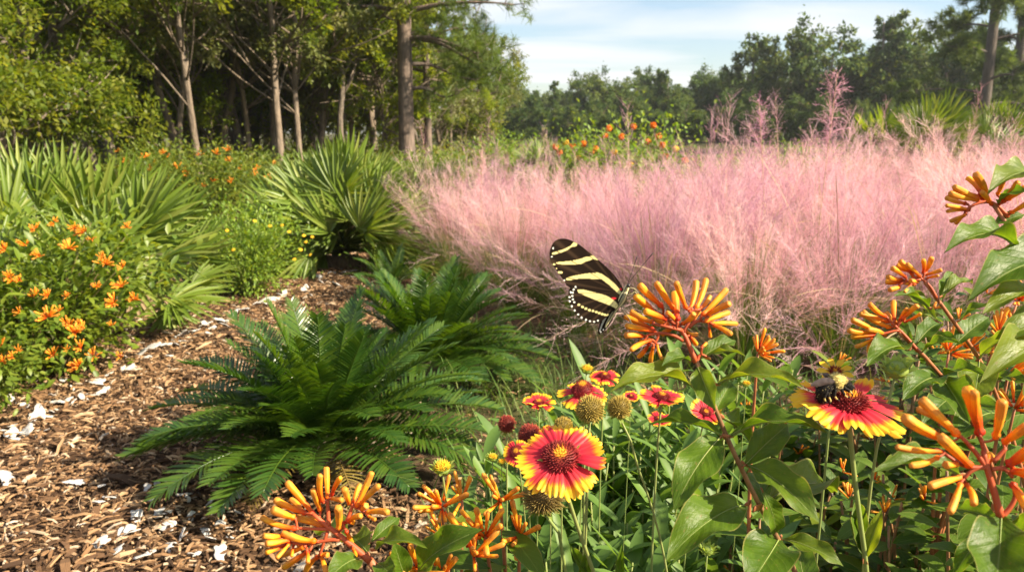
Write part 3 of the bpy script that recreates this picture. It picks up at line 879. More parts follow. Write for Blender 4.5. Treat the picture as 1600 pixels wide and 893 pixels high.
# (photo column, distance, kind, top row in photo, label)
for px, y, k, ty, lab in [
    (740, 66, 0, 150, 'round distant tree at the left end of the far tree line'),
    (795, 62, 1, 138, 'distant tree with an open top just right of the wood'),
    (832, 74, 0, 178, 'low dark tree in the notch of the far tree line'),
    (865, 70, 2, 138, 'pointed distant conifer in the notch of the far tree line'),
    (892, 78, 2, 158, 'smaller pointed tree right of the pointed conifer'),
    (940, 72, 3, 132, 'broad rounded distant tree left of the orange lantana top'),
    (985, 78, 0, 150, 'middling round distant tree behind the orange lantana'),
    (1036, 70, 1, 120, 'distant tree with a tufted top behind the lantana bush'),
    (1078, 78, 0, 148, 'low round distant tree right of the tufted one'),
    (1108, 74, 3, 122, 'broad distant tree left of the tall plumes'),
    (1168, 66, 1, 74, 'distant tree with a high flat top above the left tall plume'),
    (1222, 72, 0, 98, 'rounded distant tree between the two tall plumes'),
    (1288, 64, 0, 70, 'large round distant tree right of the right tall plume'),
    (1358, 62, 1, 42, 'tallest distant tree with a ragged top, above the far palmetto'),
    (1402, 68, 3, 78, 'broad dark distant tree left of the right hand pines'),
    (1462, 60, 0, 84, 'large dark tree behind the right hand pines'),
    (1540, 62, 3, 70, 'broad dark tree between the right hand pine trunks'),
    (1600, 60, 0, 60, 'large dark tree behind the right edge pine'),
    (1680, 62, 3, 60, 'dark tree beyond the right edge of the picture')]:
    H = CAM_H + (205 - ty) / FPX * y
    tp = {0: 7.6, 1: 9.2, 2: 8.2, 3: 6.7}[k]
    tree('distant_tree', FT[k], lab, gx(px, y), px * .01, H / tp, FARG)
for k in range(22):
    px = 700 + 1000 * (k + .3 * random.random()) / 22
    y = random.uniform(84, 100)
    tree('distant_tree', FT[random.choice([0, 3])], 'hazy dark tree in the back rows of the far tree line', gx(px, y), random.uniform(0, 6), random.uniform(.75, .95), 'back rows of the far tree line')
for k in range(14):
    px = 740 + 900 * (k + .4 * random.random()) / 14
    tree('distant_tree', FT[0], 'low bushy tree at the foot of the far tree line', gx(px, random.uniform(52, 58)), random.uniform(0, 6), random.uniform(.30, .42), 'low trees at the foot of the far tree line')

# undergrowth inside and in front of the wood (a mass)
def undergrowth():
    mb = MB()
    for k in range(150):
        y = 9.3 + 17 * random.random() ** 1.3
        px = -40 + 820 * random.random()
        c = gx(px, y); h = random.uniform(.2, .62) * (1 + y / 40)
        K = int(260 + 150 * h)
        pos = np.array(c) + rng.normal(0, 1, (K, 3)) * np.array([.45, .4, .0]) + np.stack([np.zeros(K), np.zeros(K), h * U(0.03, 1, K)], -1)
        d = rdir(K) + np.array([0, 0, .3]); n = rdir(K) * .7 + np.array([0, 0, 1])
        cards(mb, pos, d, n, .085 * U(.6, 1.3, K), .045 * U(.7, 1.2, K), np.clip(random.random() * .7 + U(0, .3, K), 0, .99))
    o = built(mb, 'undergrowth', M['under'])
    o['kind'] = 'stuff'; o['label'] = 'dark leafy undergrowth among the trunks of the wood'; o['category'] = 'undergrowth'
undergrowth()

# ------------------------------------------------------------------ SHRUBS (mid distance)
def shrub_meshes(seed, rx, rz_, K, L, wl, matl, shape='ovate', stems=10, up=.5, ell=None):
    r_ = np.random.default_rng(seed)
    sb, fb = MB(), MB()
    tips = []
    for k in range(stems):
        a = r_.uniform(0, 6.28); q = r_.uniform(.2, 1)
        e = np.array([math.cos(a) * rx * q, math.sin(a) * rx * q, rz_ * (1.05 - .45 * q * q) * r_.uniform(.8, 1.05)])
        q_ = catmull([(e[0] * .08, e[1] * .08, -.03), (e[0] * .45, e[1] * .45, e[2] * .55), e], 8)
        tube(sb, q_, np.linspace(.006, .0012, 8), 5)
        tips.append(q_)
    T = np.array(tips)
    si = r_.integers(0, stems, K); tt = r_.uniform(.12, 1, K) ** .7 * 6.99
    i0 = tt.astype(int); fr = (tt - i0)[:, None]
    pos = T[si, i0] * (1 - fr) + T[si, i0 + 1] * fr
    spread = .17 * rx + .02
    pos = pos + r_.normal(0, spread, (K, 3)) * np.array([1, 1, .8])
    pos[:, 2] = np.abs(pos[:, 2]) + .01
    out = pos - np.array([0, 0, rz_ * .35])
    d = out / (np.linalg.norm(out, axis=1)[:, None]) * .8 + rdir(K) * .7 + np.array([0, 0, up - .3])
    n = rdir(K) * .45 + np.array([0, 0, 1.0]) + out * .6
    leafs(fb, pos, d, n, L * U(.6, 1.25, K), L * wl * U(.8, 1.2, K), U(.2, .9, K), .25, U(0, 1, K), 3, shape)
    return sb.mesh('stems', M['bush_twig'] if matl == M['bush_leaf'] else M['stem_green']), fb.mesh('foliage', matl), T

FLM = []
def floret_mesh(seed, curve=.06, openm=1.0):
    """one tubular floret along +Z, unit length"""
    mb = MB()
    t = [0, .03, .07, .11, .15, .22, .4, .6, .8, .9, .96, .995, 1.0]
    rr = [.030, .060, .076, .074, .054, .060, .076, .086, .092, .093 * openm, .088, .062, .020]
    ph = seed * 1.3
    P = [(curve * math.sin(math.pi * q * .9) * math.cos(ph), curve * math.sin(math.pi * q * .9) * math.sin(ph), q) for q in t]
    tube(mb, P, rr, 15, seed * .21 % 1, 0, 5, .11)
    v = np.concatenate(mb.v)
    mb.uv[0][:, 1] = np.clip(v[:, 2], 0, 1)
    return mb.mesh('floret', M['floret'])
FLM = [floret_mesh(k, .02 + .03 * (k % 3), [1, 1.08, .92][k % 3]) for k in range(6)]

def add_cluster(root, c, axis, size, n, spread=1.15, name='flower_cluster', lowres=True):
    """an umbel of tubular florets: one mesh (mid distance)"""
    mb = MB()
    axis = Vector(axis).normalized()
    for k in range(n):
        a = random.uniform(0, 6.28); th = spread * math.sqrt(random.random())
        x = axis.orthogonal().normalized(); y = axis.cross(x)
        d = axis * math.cos(th) + (x * math.cos(a) + y * math.sin(a)) * math.sin(th)
        l = size * random.uniform(.6, 1.05)
        b = Vector(c) + d * size * random.uniform(.05, .3)
        e = b + d * l
        wv = l * .085
        rr = random.random()
        P = [b, b + d * l * .15, b + d * l * .7, b + d * l * .93, e]
        q0 = mb.n
        tube(mb, P, [wv * .7, wv * .6, wv * .95, wv, wv * .35], 6, rr)
        mb.uv[-1][:, 1] = np.repeat([0, .15, .7, .93, 1], 6)
    return built(mb, name, M['floret'], root)

def shrub(name, label, cat, loc, sm, rz=0, s=1.0, flowers=None, group=None):
    t = thing(name, label, cat, loc, rz, group, s)
    local(sm[0], 'stems', t); local(sm[1], 'foliage', t)
    return t

# orange firebush at the left
sm = shrub_meshes(51, .54, .64, 4200, .054, .42, M['bush_leaf'], stems=34)
p = gr(75, 590); p.z = 0
fbl = shrub('firebush', 'bushy firebush with orange flowers at the left edge of the path', 'shrub', p, sm)
for px, py, d, s in [(55, 352, 3.1, .045), (84, 342, 3.15, .04), (130, 355, 2.9, .045), (108, 380, 2.8, .05), (62, 392, 2.85, .04), (163, 405, 2.85, .055), (192, 410, 2.9, .035), (8, 383, 2.8, .05), (150, 440, 2.7, .03), (178, 465, 2.75, .05),
                     (210, 460, 2.9, .04), (76, 487, 2.6, .06), (117, 513, 2.6, .05), (122, 565, 2.55, .05), (75, 455, 2.65, .035), (30, 430, 2.65, .03), (20, 550, 2.6, .03), (190, 440, 2.8, .03), (105, 455, 2.65, .025), (175, 500, 2.75, .025)]:
    add_cluster(fbl, at(px, py + 8, d + .1), (random.uniform(-.4, .3), -.7, .7), s * .68, 22)
for k in range(26):
    px, py = random.uniform(-5, 200), random.uniform(350, 570)
    add_cluster(fbl, at(px, py, 2.72 + .1 * random.random() + max(0, (420 - py) / 400)), (random.uniform(-.4, .3), -.7, .7), random.uniform(.018, .034), 12)
p = gr(-70, 640); p.z = 0
shrub('firebush', 'leafy firebush cut off by the left edge at the bottom', 'shrub', p, sm, 2.0, .72)

# yellow-flowered bush right of the left palmetto
sm = shrub_meshes(52, .42, .50, 5600, .032, .42, M['bright_leaf'], stems=46, up=.7)
p = gr(390, 462); p.z = 0
yb = shrub('flowering_bush', 'light green bush dotted with small yellow flowers beside the path', 'shrub', p, sm)
def dots(root, pts, size, mat, name='blossom'):
    """small five-petalled blossoms, each its own part"""
    for (px, py, d) in pts:
        mb = MB()
        c = at(px, py, d)
        n = Vector((random.uniform(-.4, .4), -.6, .8)).normalized()
        x = n.orthogonal().normalized(); y = n.cross(x)
        K = 7
        a = np.arange(K) * 2 * math.pi / K + random.random()
        dd = np.outer(np.cos(a), x) + np.outer(np.sin(a), y) + np.array(n) * .25
        leafs(mb, np.tile(np.array(c), (K, 1)), dd, np.tile(np.array(n), (K, 1)), size * .55, size * .4, .3, .1, .5, 3, 'spoon')
        tube(mb, [c, c + n * size * .2, c + n * size * .3], [size * .18, size * .16, size * .03], 6)
        built(mb, name, mat, root)
dots(yb, [(441, 352, 4.35), (475, 368, 4.4), (488, 370, 4.45), (485, 398, 4.4), (422, 353, 4.2), (398, 345, 4.3), (355, 360, 4.3), (365, 390, 4.15), (460, 405, 4.2), (478, 378, 4.5), (452, 362, 4.3), (470, 390, 4.3)], .020, M['yellow'])

# bright thicket with orange flowers behind the left palmettos
smt = shrub_meshes(56, .75, .95, 3000, .060, .45, M['thicket_leaf'], stems=26, up=.3)
smb = shrub_meshes(53, .75, .95, 3000, .060, .45, M['bright_leaf'], stems=26, up=.3)
tk = [(265, 8.6, .95, 0, 'yellow green thicket just right of the left palmetto'), (330, 8.2, 1.0, 1.2, 'yellow green thicket with orange flowers left of the middle palmetto'),
      (395, 9.0, .85, 2.4, 'yellow green thicket touching the left side of the middle palmetto'), (225, 9.6, 1.0, 3.0, 'yellow green thicket behind the left palmetto')]
for px, y, s, rz, lab in tk:
    t = shrub('thicket_shrub', lab, 'shrub', gx(px, y), smt, rz, s * .88)
    for k in range(7):
        q = gx(px + random.uniform(-50, 55), y - .35, random.uniform(.45, .85) * s)
        add_cluster(t, q, (0, -.6, .8), .055, 10, name='blossom')
# bright bushes at the gap
for px, y, s, rz, lab in [(778, 12.5, .95, .5, 'bright yellow green bush standing in the gap behind the pink grass'),
                          (735, 11.5, .55, 1.5, 'low light green bush left of the bright gap bush'), (840, 12.5, .62, 2.5, 'low green bush right of the bright gap bush')]:
    shrub('leafy_bush', lab, 'shrub', gx(px, y), smb, rz, s)

# lantana behind the pink grass
sml = shrub_meshes(54, .60, .92, 2800, .046, .5, M['bright_leaf'], stems=24, up=.3)
for px, y, s, rz, lab, fl in [
    (905, 7.3, 1.02, 0, 'orange flowered lantana behind the pink grass, left one of the pair', [(868, 229), (884, 222), (895, 228), (912, 224), (926, 236), (874, 238), (930, 232), (905, 246), (942, 262)]),
    (1000, 7.1, 1.16, 1.9, 'taller orange flowered lantana behind the pink grass, right one of the pair', [(951, 200), (946, 212), (990, 197), (971, 213), (1021, 195), (1029, 212), (1035, 226), (1056, 232), (1012, 220), (960, 238), (985, 256), (1070, 250), (1040, 244)])]:
    t = shrub('lantana', lab, 'shrub', gx(px, y), sml, rz, s)
    for qx, qy in fl:
        mb = MB()
        c = at(qx, qy, y - .15)
        K = 34
        dv = rdir(K); dv[:, 2] = np.abs(dv[:, 2])
        cards(mb, np.array(c) + dv * .022 * np.array([1, 1, .55]), np.cross(dv, rdir(K)), dv, .024, .024, U(0, 1, K))
        tube(mb, [c + Vector((0, 0, -.03)), c], [.018, .028], 7)
        o = built(mb, 'blossom', M['orange'] if random.random() < .7 else M['yellow'], t)
        tube_ = MB(); tube(tube_, [c + Vector((0, 0, -.02)), c + Vector((random.uniform(-.03, .03), .05, -.25))], [.004, .005], 5)
        built(tube_, 'stem', M['stem_green'], t)
shrub('leafy_bush', 'small yellow green sprig at the right end of the lantana', 'shrub', gx(1095, 7.9), smb, 3, .55)

for px, y, s, rz, lab in [(1130, 9.5, .75, 0, 'low green bush behind the pink grass below the left tall plume'), (1215, 10.5, .85, 1, 'low green bush behind the pink grass between the two tall plumes'), (1300, 10, .8, 2, 'low green bush behind the pink grass right of the tallest plume'),
                          (690, 13, .7, 3, 'low green bush at the foot of the slender pine'), (620, 11.5, .6, 4, 'low green bush at the foot of the thick pine'), (880, 11, .8, 5, 'low green bush behind the left orange lantana')]:
    shrub('leafy_bush', lab, 'shrub', gx(px, y), smb, rz, s)

# ------------------------------------------------------------------ SAW PALMETTOS
def fan_mesh(seed, nseg=26, Ls=.40, pet=.42, spanA=118, cup=.22, droop=.35, mat=None, wseg=.030):
    r_ = np.random.default_rng(seed)
    mb = MB()
    P = catmull([(0, 0, 0), (0, pet * .5, .02), (0, pet, 0)], 8)
    tube(mb, P, np.linspace(.007, .0045, 8), 6, .9)
    a = np.linspace(-R(spanA), R(spanA), nseg) + r_.normal(0, .03, nseg)
    L = Ls * (1 - .28 * (np.abs(a) / R(spanA)) ** 1.5) * r_.uniform(.9, 1.06, nseg)
    d = np.stack([np.sin(a), np.cos(a), cup * (1 - np.abs(a) / R(spanA) * .3) + r_.normal(0, .05, nseg)], -1)
    n = np.stack([-np.sin(a) * cup, -np.cos(a) * cup, np.ones(nseg)], -1)
    pos = np.tile([0, pet, 0], (nseg, 1))
    leafs(mb, pos, d, n, L, wseg * r_.uniform(.85, 1.1, nseg), droop * r_.uniform(.3, 1.4, nseg), .80, r_.uniform(.1, .9, nseg), 6, 'palm')
    return mb.mesh('fan_frond', mat or M['palm'])
PROF['palm'] = ([0, .08, .3, .5, .7, .88, 1], [.25, .55, 1, .98, .75, .38, .04])
FAN = [fan_mesh(60, 28, .44, .45), fan_mesh(61, 24, .38, .50, 105, .35, .25), fan_mesh(62, 26, .42, .40, 125, .12, .5), fan_mesh(63, 22, .36, .48, 95, .45, .2)]
DRY = fan_mesh(64, 20, .32, .30, 100, -.2, 1.1, M['palm_dry'])
def palmetto(label, loc, fans, s=1.0, dry=3, group=None):
    t = thing('saw_palmetto', label, 'palm', loc, 0, group)
    st = MB(); tube(st, [Vector(loc) + Vector((0, 0, -.03)), Vector(loc) + Vector((0, .02, .07 * s)), Vector(loc) + Vector((0, .03, .14 * s))], [.07 * s, .06 * s, .03 * s], 9)
    built(st, 'trunk', M['bark'], t)
    for (az, el, ln, roll, k) in fans:
        base = Vector(loc) + Vector((math.cos(R(az)) * .05, math.sin(R(az)) * .05, .08 * s))
        d = Vector((math.cos(R(az)) * math.cos(R(el)), math.sin(R(az)) * math.cos(R(el)), math.sin(R(el))))
        nrm = Vector((-math.cos(R(az)) * math.sin(R(el)), -math.sin(R(az)) * math.sin(R(el)), math.cos(R(el))))
        x = d.cross(nrm)
        nrm = nrm * math.cos(R(roll)) + x * math.sin(R(roll))
        inst(FAN[k % 4], 'fan_frond', t, frame(base, d, nrm) @ Matrix.Scale(ln * s, 4))
    for k in range(dry):
        az = random.uniform(180, 360)
        base = Vector(loc) + Vector((0, 0, .10 * s))
        d = Vector((math.cos(R(az)), math.sin(R(az)), -.05))
        inst(DRY, 'dry_frond', t, frame(base, d, UP) @ Matrix.Scale(s * .9, 4))
    return t
def fans_random(n, seed, e0=15, e1=85, azs=(0, 360)):
    r_ = random.Random(seed)
    out = []
    for k in range(n):
        q = (k + .5) / n
        out.append((azs[0] + (azs[1] - azs[0]) * ((k * .618) % 1), e0 + (e1 - e0) * q + r_.uniform(-6, 6), r_.uniform(.85, 1.1) * (.86 + .14 * q), r_.uniform(-25, 25), r_.randrange(4)))
    return out
FANH = [fan_mesh(160 + k, n, 1.0, 0, sp, cp, dr, None, wd) for k, (n, sp, cp, dr, wd) in enumerate([(21, 88, .16, .30, .112), (19, 78, .25, .40, .115), (24, 105, .14, .35, .108), (17, 62, .34, .2, .118)])]
def palm_px(label, base, fans, group=None, dry=0, seed=1):
    """saw palmetto from its fans: (hub column, hub row, distance, pointing angle from up, radius px, tilt of the face to the viewer)"""
    r_ = random.Random(seed)
    t = thing('saw_palmetto', label, 'palm', base, 0, group)
    st = MB(); tube(st, [base + Vector((0, 0, -.03)), base + Vector((0, .02, .07)), base + Vector((0, .03, .15))], [.08, .07, .04], 9)
    built(st, 'trunk', M['bark'], t)
    for (hx, hy, d, ang, rad, face) in fans:
        H = at(hx, hy, d)
        v = RT * math.sin(R(ang)) + UP * math.cos(R(ang)) + Vector((0, r_.uniform(-.25, .35), 0))
        tcm = (CP - H).normalized()
        n = tcm * math.sin(R(face)) + UP * math.cos(R(face)) + RT * r_.uniform(-.6, .6)
        L = rad / FPX * d
        pb = MB()
        b0 = base + Vector((r_.uniform(-.05, .05), r_.uniform(-.05, .05), .06))
        m = b0.lerp(H, .5) + Vector((0, 0, .06)) - v * .04
        tube(pb, catmull([tuple(b0), tuple(m), tuple(H)], 8), np.linspace(.010, .006, 8), 6, .9)
        f = inst(FANH[r_.randrange(4)], 'fan_frond', t, frame(H, v, n) @ Matrix.Scale(L, 4))
        built(pb, 'petiole', M['palm'], f)
    for k in range(dry):
        az = r_.uniform(190, 350)
        d = Vector((math.cos(R(az)), math.sin(R(az)), -.05))
        inst(DRY, 'dry_frond', t, frame(base + Vector((0, 0, .10)), d, UP) @ Matrix.Scale(.9, 4))
    return t
def spray(cx, cy, d, rh, n, rad, amax, seed, squash=1.0):
    r_ = random.Random(seed); out = []
    for k in range(n):
        a = -amax + 2 * amax * ((k * .618034) % 1); q = r_.uniform(.15, 1) ** .7
        out.append((cx + rh * q * math.sin(R(a)), cy - rh * q * math.cos(R(a)) * squash, d + r_.uniform(-.35, .35) + .25 * (1 - q) * -1, a * .85 + r_.uniform(-12, 12), rad * r_.uniform(.8, 1.15), r_.uniform(5, 68)))
    return out
p = gr(168, 478); p.z = 0
palm_px('large pale saw palmetto behind the orange firebush at left', p, [(140, 348, 4.15, 4, 122, 70), (215, 372, 4.05, 40, 125, 58), (255, 404, 4.0, 82, 100, 50), (268, 470, 3.95, 92, 95, 25), (62, 330, 4.3, -22, 112, 65),
    (185, 322, 4.5, 22, 95, 65), (100, 312, 4.6, -6, 95, 65), (232, 335, 4.4, 48, 92, 60), (300, 405, 4.45, 68, 92, 55), (60, 400, 4.1, -60, 100, 45), (200, 440, 3.9, 128, 90, 25), (280, 352, 4.6, 58, 84, 55), (165, 402, 3.95, 8, 112, 60),
    (245, 440, 4.1, 65, 105, 40), (120, 420, 3.95, -35, 105, 50), (300, 445, 4.3, 80, 80, 35), (190, 390, 4.2, 20, 110, 60), (262, 480, 4.1, 150, 70, 30)], None, 3, 1)
p = gr(8, 450); p.z = 0
palm_px('saw palmetto at the left edge behind the orange firebush', p, [(12, 345, 4.2, -8, 112, 60), (30, 300, 4.7, -14, 90, 62), (-30, 340, 4.3, -40, 110, 55), (45, 370, 4.4, 20, 100, 60), (-10, 400, 4.0, -30, 110, 50), (35, 420, 4.0, 30, 100, 45), (0, 310, 4.9, 5, 80, 60)], None, 1, 2)
p = gr(532, 408); p.z = 0
palm_px('dark round saw palmetto in the middle beyond the path bend', p, spray(545, 388, 5.8, 118, 84, 84, 112, 3, .88), None, 5, 3)
for lab, px, y, cy, rh, n, rad, am, sd in [
    ('low saw palmetto between the middle palmetto and the pink grass', 668, 8.6, 300, 28, 12, 36, 80, 4), ('low saw palmetto right of the slender pine trunk', 700, 9.6, 295, 24, 10, 30, 80, 5), ('small saw palmetto seen left of the orange lantana', 850, 8.8, 268, 30, 12, 34, 90, 6),
    ('small saw palmetto peeking above the lantana at its right', 1024, 8.4, 246, 16, 8, 28, 60, 7), ('saw palmetto behind the pink grass at right, left one of three', 1376, 7.3, 236, 36, 14, 46, 85, 8),
    ('tallest saw palmetto behind the pink grass at right', 1455, 7.0, 236, 40, 16, 56, 80, 9), ('saw palmetto behind the pink grass nearest the right edge', 1545, 7.4, 240, 44, 16, 48, 90, 10)]:
    g = gx(px, y)
    palm_px(lab, g, spray(px, cy, y + .1, rh, n, rad, am, sd), None, 0, sd)

# ------------------------------------------------------------------ CYCADS
def cycad_frond(seed, bend, nl=36, wl=.0175, lf=.20, vee=.42, mat=None):
    r_ = np.random.default_rng(seed)
    mb = MB()
    n = 24
    v = np.linspace(0, 1, n)
    ang = bend * v ** 1.3
    y = np.zeros(n); z = np.zeros(n)
    y[1:] = np.cumsum(np.cos(ang[1:]) / (n - 1)); z[1:] = -np.cumsum(np.sin(ang[1:]) / (n - 1))
    tube(mb, np.stack([np.zeros(n), y, z], -1), np.linspace(.009, .003, n), 6, .97)
    for sgn in (-1, 1):
        t = np.linspace(.13, .995, nl) + r_.normal(0, .003, nl)
        t = np.clip(t, .1, 1)
        py, pz, pa = np.interp(t, v, y), np.interp(t, v, z), np.interp(t, v, ang)
        fy, fz = np.cos(pa), -np.sin(pa)
        ny_, nz_ = np.sin(pa), np.cos(pa)
        fwd = .32 + 1.0 * t ** 3
        vv = vee + r_.normal(0, .06, nl)
        d = np.stack([sgn * np.ones(nl), fwd * fy + vv * ny_, fwd * fz + vv * nz_], -1)
        nn = np.stack([-sgn * vv, ny_, nz_], -1)
        L = lf * np.interp(t, [.1, .25, .5, .8, 1], [.45, .85, 1, .75, .35]) * r_.uniform(.93, 1.06, nl)
        leafs(mb, np.stack([np.zeros(nl), py, pz], -1), d, nn, L, wl, r_.uniform(.1, .5, nl), .2, r_.uniform(0, 1) * .3 + r_.uniform(0, .5, nl), 4, 'blade')
    return mb.mesh('frond', mat or M['cycad'])
CYF = [cycad_frond(70, .5, 42), cycad_frond(71, .75, 44), cycad_frond(72, 1.05, 42), cycad_frond(73, .3, 40), cycad_frond(74, .8, 40, .018, .22, .25)]
M['cycad_old'] = leafmat('yellowed_cycad_leaflet', [(.20, .16, .03), (.26, .18, .05), (.16, .11, .04)], .3, .6, .3)
CYF.append(cycad_frond(75, 1.0, 34, .014, .17, .1, M['cycad_old']))
def cycad(label, loc, n, L, seed, zs=1.0, group='cycads beside the path', low=()):
    r_ = random.Random(seed)
    t = thing('cycad', label, 'cycad', loc, 0, group)
    st = MB(); b = Vector(loc)
    tube(st, [b + Vector((0, 0, -.04)), b + Vector((0, 0, .04)), b + Vector((0, 0, .10)), b + Vector((0, 0, .13))], [.06, .075, .06, .02], 10)
    built(st, 'trunk', M['bark'], t)
    for k in range(n):
        q = (k + .5) / n
        az = k * 137.5 + r_.uniform(-14, 14)
        el = 20 + 61 * q ** .9 + r_.uniform(-6, 6)
        kk = r_.choice([1, 4, 0] if q < .5 else ([0, 1, 3] if q < .8 else [0, 3]))
        if q < .25: el = r_.uniform(16, 34)
        d = Vector((math.cos(R(az)) * math.cos(R(el)), math.sin(R(az)) * math.cos(R(el)), math.sin(R(el))))
        nr = Vector((-math.cos(R(az)) * math.sin(R(el)), -math.sin(R(az)) * math.sin(R(el)), math.cos(R(el))))
        nr = nr + d.cross(nr) * r_.uniform(-.35, .35)
        base = b + Vector((math.cos(R(az)) * .03, math.sin(R(az)) * .03, .10 * zs))
        inst(CYF[kk], 'frond', t, frame(base, d, nr) @ Matrix.Scale(L * r_.uniform(.82, 1.08) * (1 - .12 * q), 4))
    for (az, el, kk, sc_) in low:
        d = Vector((math.cos(R(az)) * math.cos(R(el)), math.sin(R(az)) * math.cos(R(el)), math.sin(R(el))))
        fo = inst(CYF[kk], 'frond', t, frame(b + Vector((0, 0, .10)), d, UP) @ Matrix.Scale(L * sc_, 4))
        if kk == 5: fo['label'] = 'yellowed old frond drooping at the base'
    return t
p = gr(508, 735); p.z = 0
cycad('large dark green cycad in front, spreading over the path edge', p, 74, .475, 1, low=[(175, 28, 1, 1.15), (205, 24, 1, 1.15), (228, 20, 4, 1.1), (250, 18, 1, 1.0), (160, 30, 1, 1.1), (10, 26, 1, 1.15), (340, 20, 4, 1.1), (30, 30, 1, 1.15), (240, 4, 5, .8), (300, 2, 5, .75), (190, 3, 5, .8)])
p = gr(672, 600); p.z = 0
cycad('second dark green cycad behind the front one, near the pink grass', p, 74, .45, 2, low=[(0, 20, 1, 1.15), (-15, 14, 4, 1.1), (-30, 18, 1, 1.1), (180, 22, 1, 1.1), (200, 16, 4, 1.1), (15, 24, 4, 1.15)])
p = gr(610, 470); p.z = 0
cycad('small cycad farthest back beside the path bend', p, 18, .26, 3)

# low weeds with tiny yellow flowers at the path bend
sm = shrub_meshes(55, .22, .30, 260, .04, .3, M['bright_leaf'], 'lance', stems=9, up=.9)
for px, py, s, lab in [(590, 428, .95, 'spindly weed with yellow tips at the bend of the path'), (632, 425, .8, 'low green weed left of the pink grass'), (478, 530, .5, 'small green seedling in the mulch left of the second cycad')]:
    p = gr(px, py); p.z = 0
    shrub('garden_weed', lab, 'weed', p, sm, px, s)
t = shrub('garden_weed', 'low green weed sprouting at the left edge below the firebush', 'weed', gr(12, 625), sm, 1, .5)

# ------------------------------------------------------------------ PINK MUHLY GRASS
def muhly(seed, npan=95, H=.86, spread=.75, nleaf=170):
    r_ = np.random.default_rng(seed)
    lb, pb = MB(), MB()
    def arcs(K, L, lean, az, base, S, sag):
        t = np.linspace(0, 1, S)[None]
        hor = (lean * L)[:, None] * (t ** 1.35)
        z = L[:, None] * (t * np.cos(lean * .75)[:, None] - (sag * lean)[:, None] * t ** 3)
        P = np.stack([hor * np.cos(az)[:, None], hor * np.sin(az)[:, None], z], -1)
        return P + base[:, None]
    K = nleaf * 2
    az = r_.uniform(0, 6.28, K)
    base = np.stack([np.cos(az) * .09 * r_.uniform(0, 1, K), np.sin(az) * .09 * r_.uniform(0, 1, K), np.zeros(K) - .02], -1)
    P = arcs(K, r_.uniform(.42, .86, K) * H, np.abs(r_.normal(.35, .3, K)), az, base, 7, r_.uniform(.1, .7, K))
    ribbons(lb, P, np.array([.004, .004, .0036, .003, .0025, .0018, .0006]) * 1.2, np.stack([-np.sin(az), np.cos(az), r_.normal(0, .4, K)], -1), r_.uniform(0, 1, K))
    K = npan
    az = r_.uniform(0, 6.28, K)
    lean = np.abs(r_.normal(.0, .42, K)) * spread + .05
    L = H * (r_.uniform(.58, 1.05, K) + .28 * (r_.random(K) < .12))
    base = np.stack([np.cos(az) * .08 * r_.uniform(0, 1, K), np.sin(az) * .08 * r_.uniform(0, 1, K), np.zeros(K)], -1)
    S = 14
    P = arcs(K, L, lean, az, base, S, r_.uniform(.0, .45, K))
    ribbons(pb, P, np.linspace(.0026, .0011, S), np.cross(P[:, -1] - P[:, 0], rdir(K)), r_.uniform(0, 1, K), 1)
    Kb = 26
    azb = r_.uniform(0, 6.28, Kb)
    Pb = arcs(Kb, H * r_.uniform(.8, 1.25, Kb), r_.uniform(.25, .95, Kb) * spread, azb, np.zeros((Kb, 3)), S, r_.uniform(.1, .6, Kb))
    ribbons(pb, Pb, np.interp(np.linspace(0, 1, S), [0, .5, .8, .9, 1], [.0030, .0022, .0038, .0042, .001]), np.stack([-np.sin(azb), np.cos(azb), r_.normal(0, .6, Kb)], -1), r_.uniform(0, 1, Kb), 1)
    # panicle branches
    nb = 56
    k = np.repeat(np.arange(K), nb)
    t = r_.uniform(.50, 1.0, K * nb) ** .9
    ti = t * (S - 1); i0 = np.minimum(ti.astype(int), S - 2); fr = (ti - i0)[:, None]
    p0 = P[k, i0] * (1 - fr) + P[k, i0 + 1] * fr
    tan = P[k, i0 + 1] - P[k, i0]; tan /= np.linalg.norm(tan, axis=1)[:, None]
    d = tan * .75 + rdir(K * nb) * .55 + np.array([0, 0, .1])
    d /= np.linalg.norm(d, axis=1)[:, None]
    l = (.06 + .13 * (1.02 - t)) * r_.uniform(.6, 1.3, K * nb) * H / .86
    e1 = p0 + d * (l * .5)[:, None]; e2 = p0 + d * l[:, None] + rdir(K * nb) * (l * .18)[:, None]
    hue = np.clip(r_.uniform(0, 1, K)[k] * .72 + r_.uniform(0, .28, K * nb), 0, .99)
    ribbons(pb, np.stack([p0, e1, e2], 1), np.array([.0012, .0010, .0007]), np.cross(d, rdir(K * nb)), hue)
    # spikelets
    ns = 3
    kk = np.repeat(np.arange(K * nb), ns)
    s = r_.uniform(.25, 1.05, len(kk))[:, None]
    q = p0[kk] * (1 - s) + e2[kk] * s + rdir(len(kk)) * (.011 * r_.uniform(.2, 1, len(kk)))[:, None]
    cards(pb, q, d[kk] + rdir(len(kk)) * .7, rdir(len(kk)), .0080 * r_.uniform(.6, 1.3, len(kk)), .0017, hue[kk])
    return lb.mesh('leaf_blades', M['muhly_leaf']), pb.mesh('flower_plumes', [M['plume'], M['straw']])
MU = [muhly(80, 88, .94, 1.15), muhly(81, 84, .92, 1.4), muhly(82, 88, 1.0, 1.0), muhly(83, 80, .88, 1.6)]
MG = 'pink muhly grass clumps'
def mclump(px, y, s, lab, k=None, rz=None):
    t = thing('muhly_clump', lab, 'grass clump', gx(px, y), random.uniform(0, 6.3) if rz is None else rz, MG, s)
    m = MU[random.randrange(4) if k is None else k]
    local(m[0], 'leaf_blades', t); local(m[1], 'flower_plumes', t)
    return t
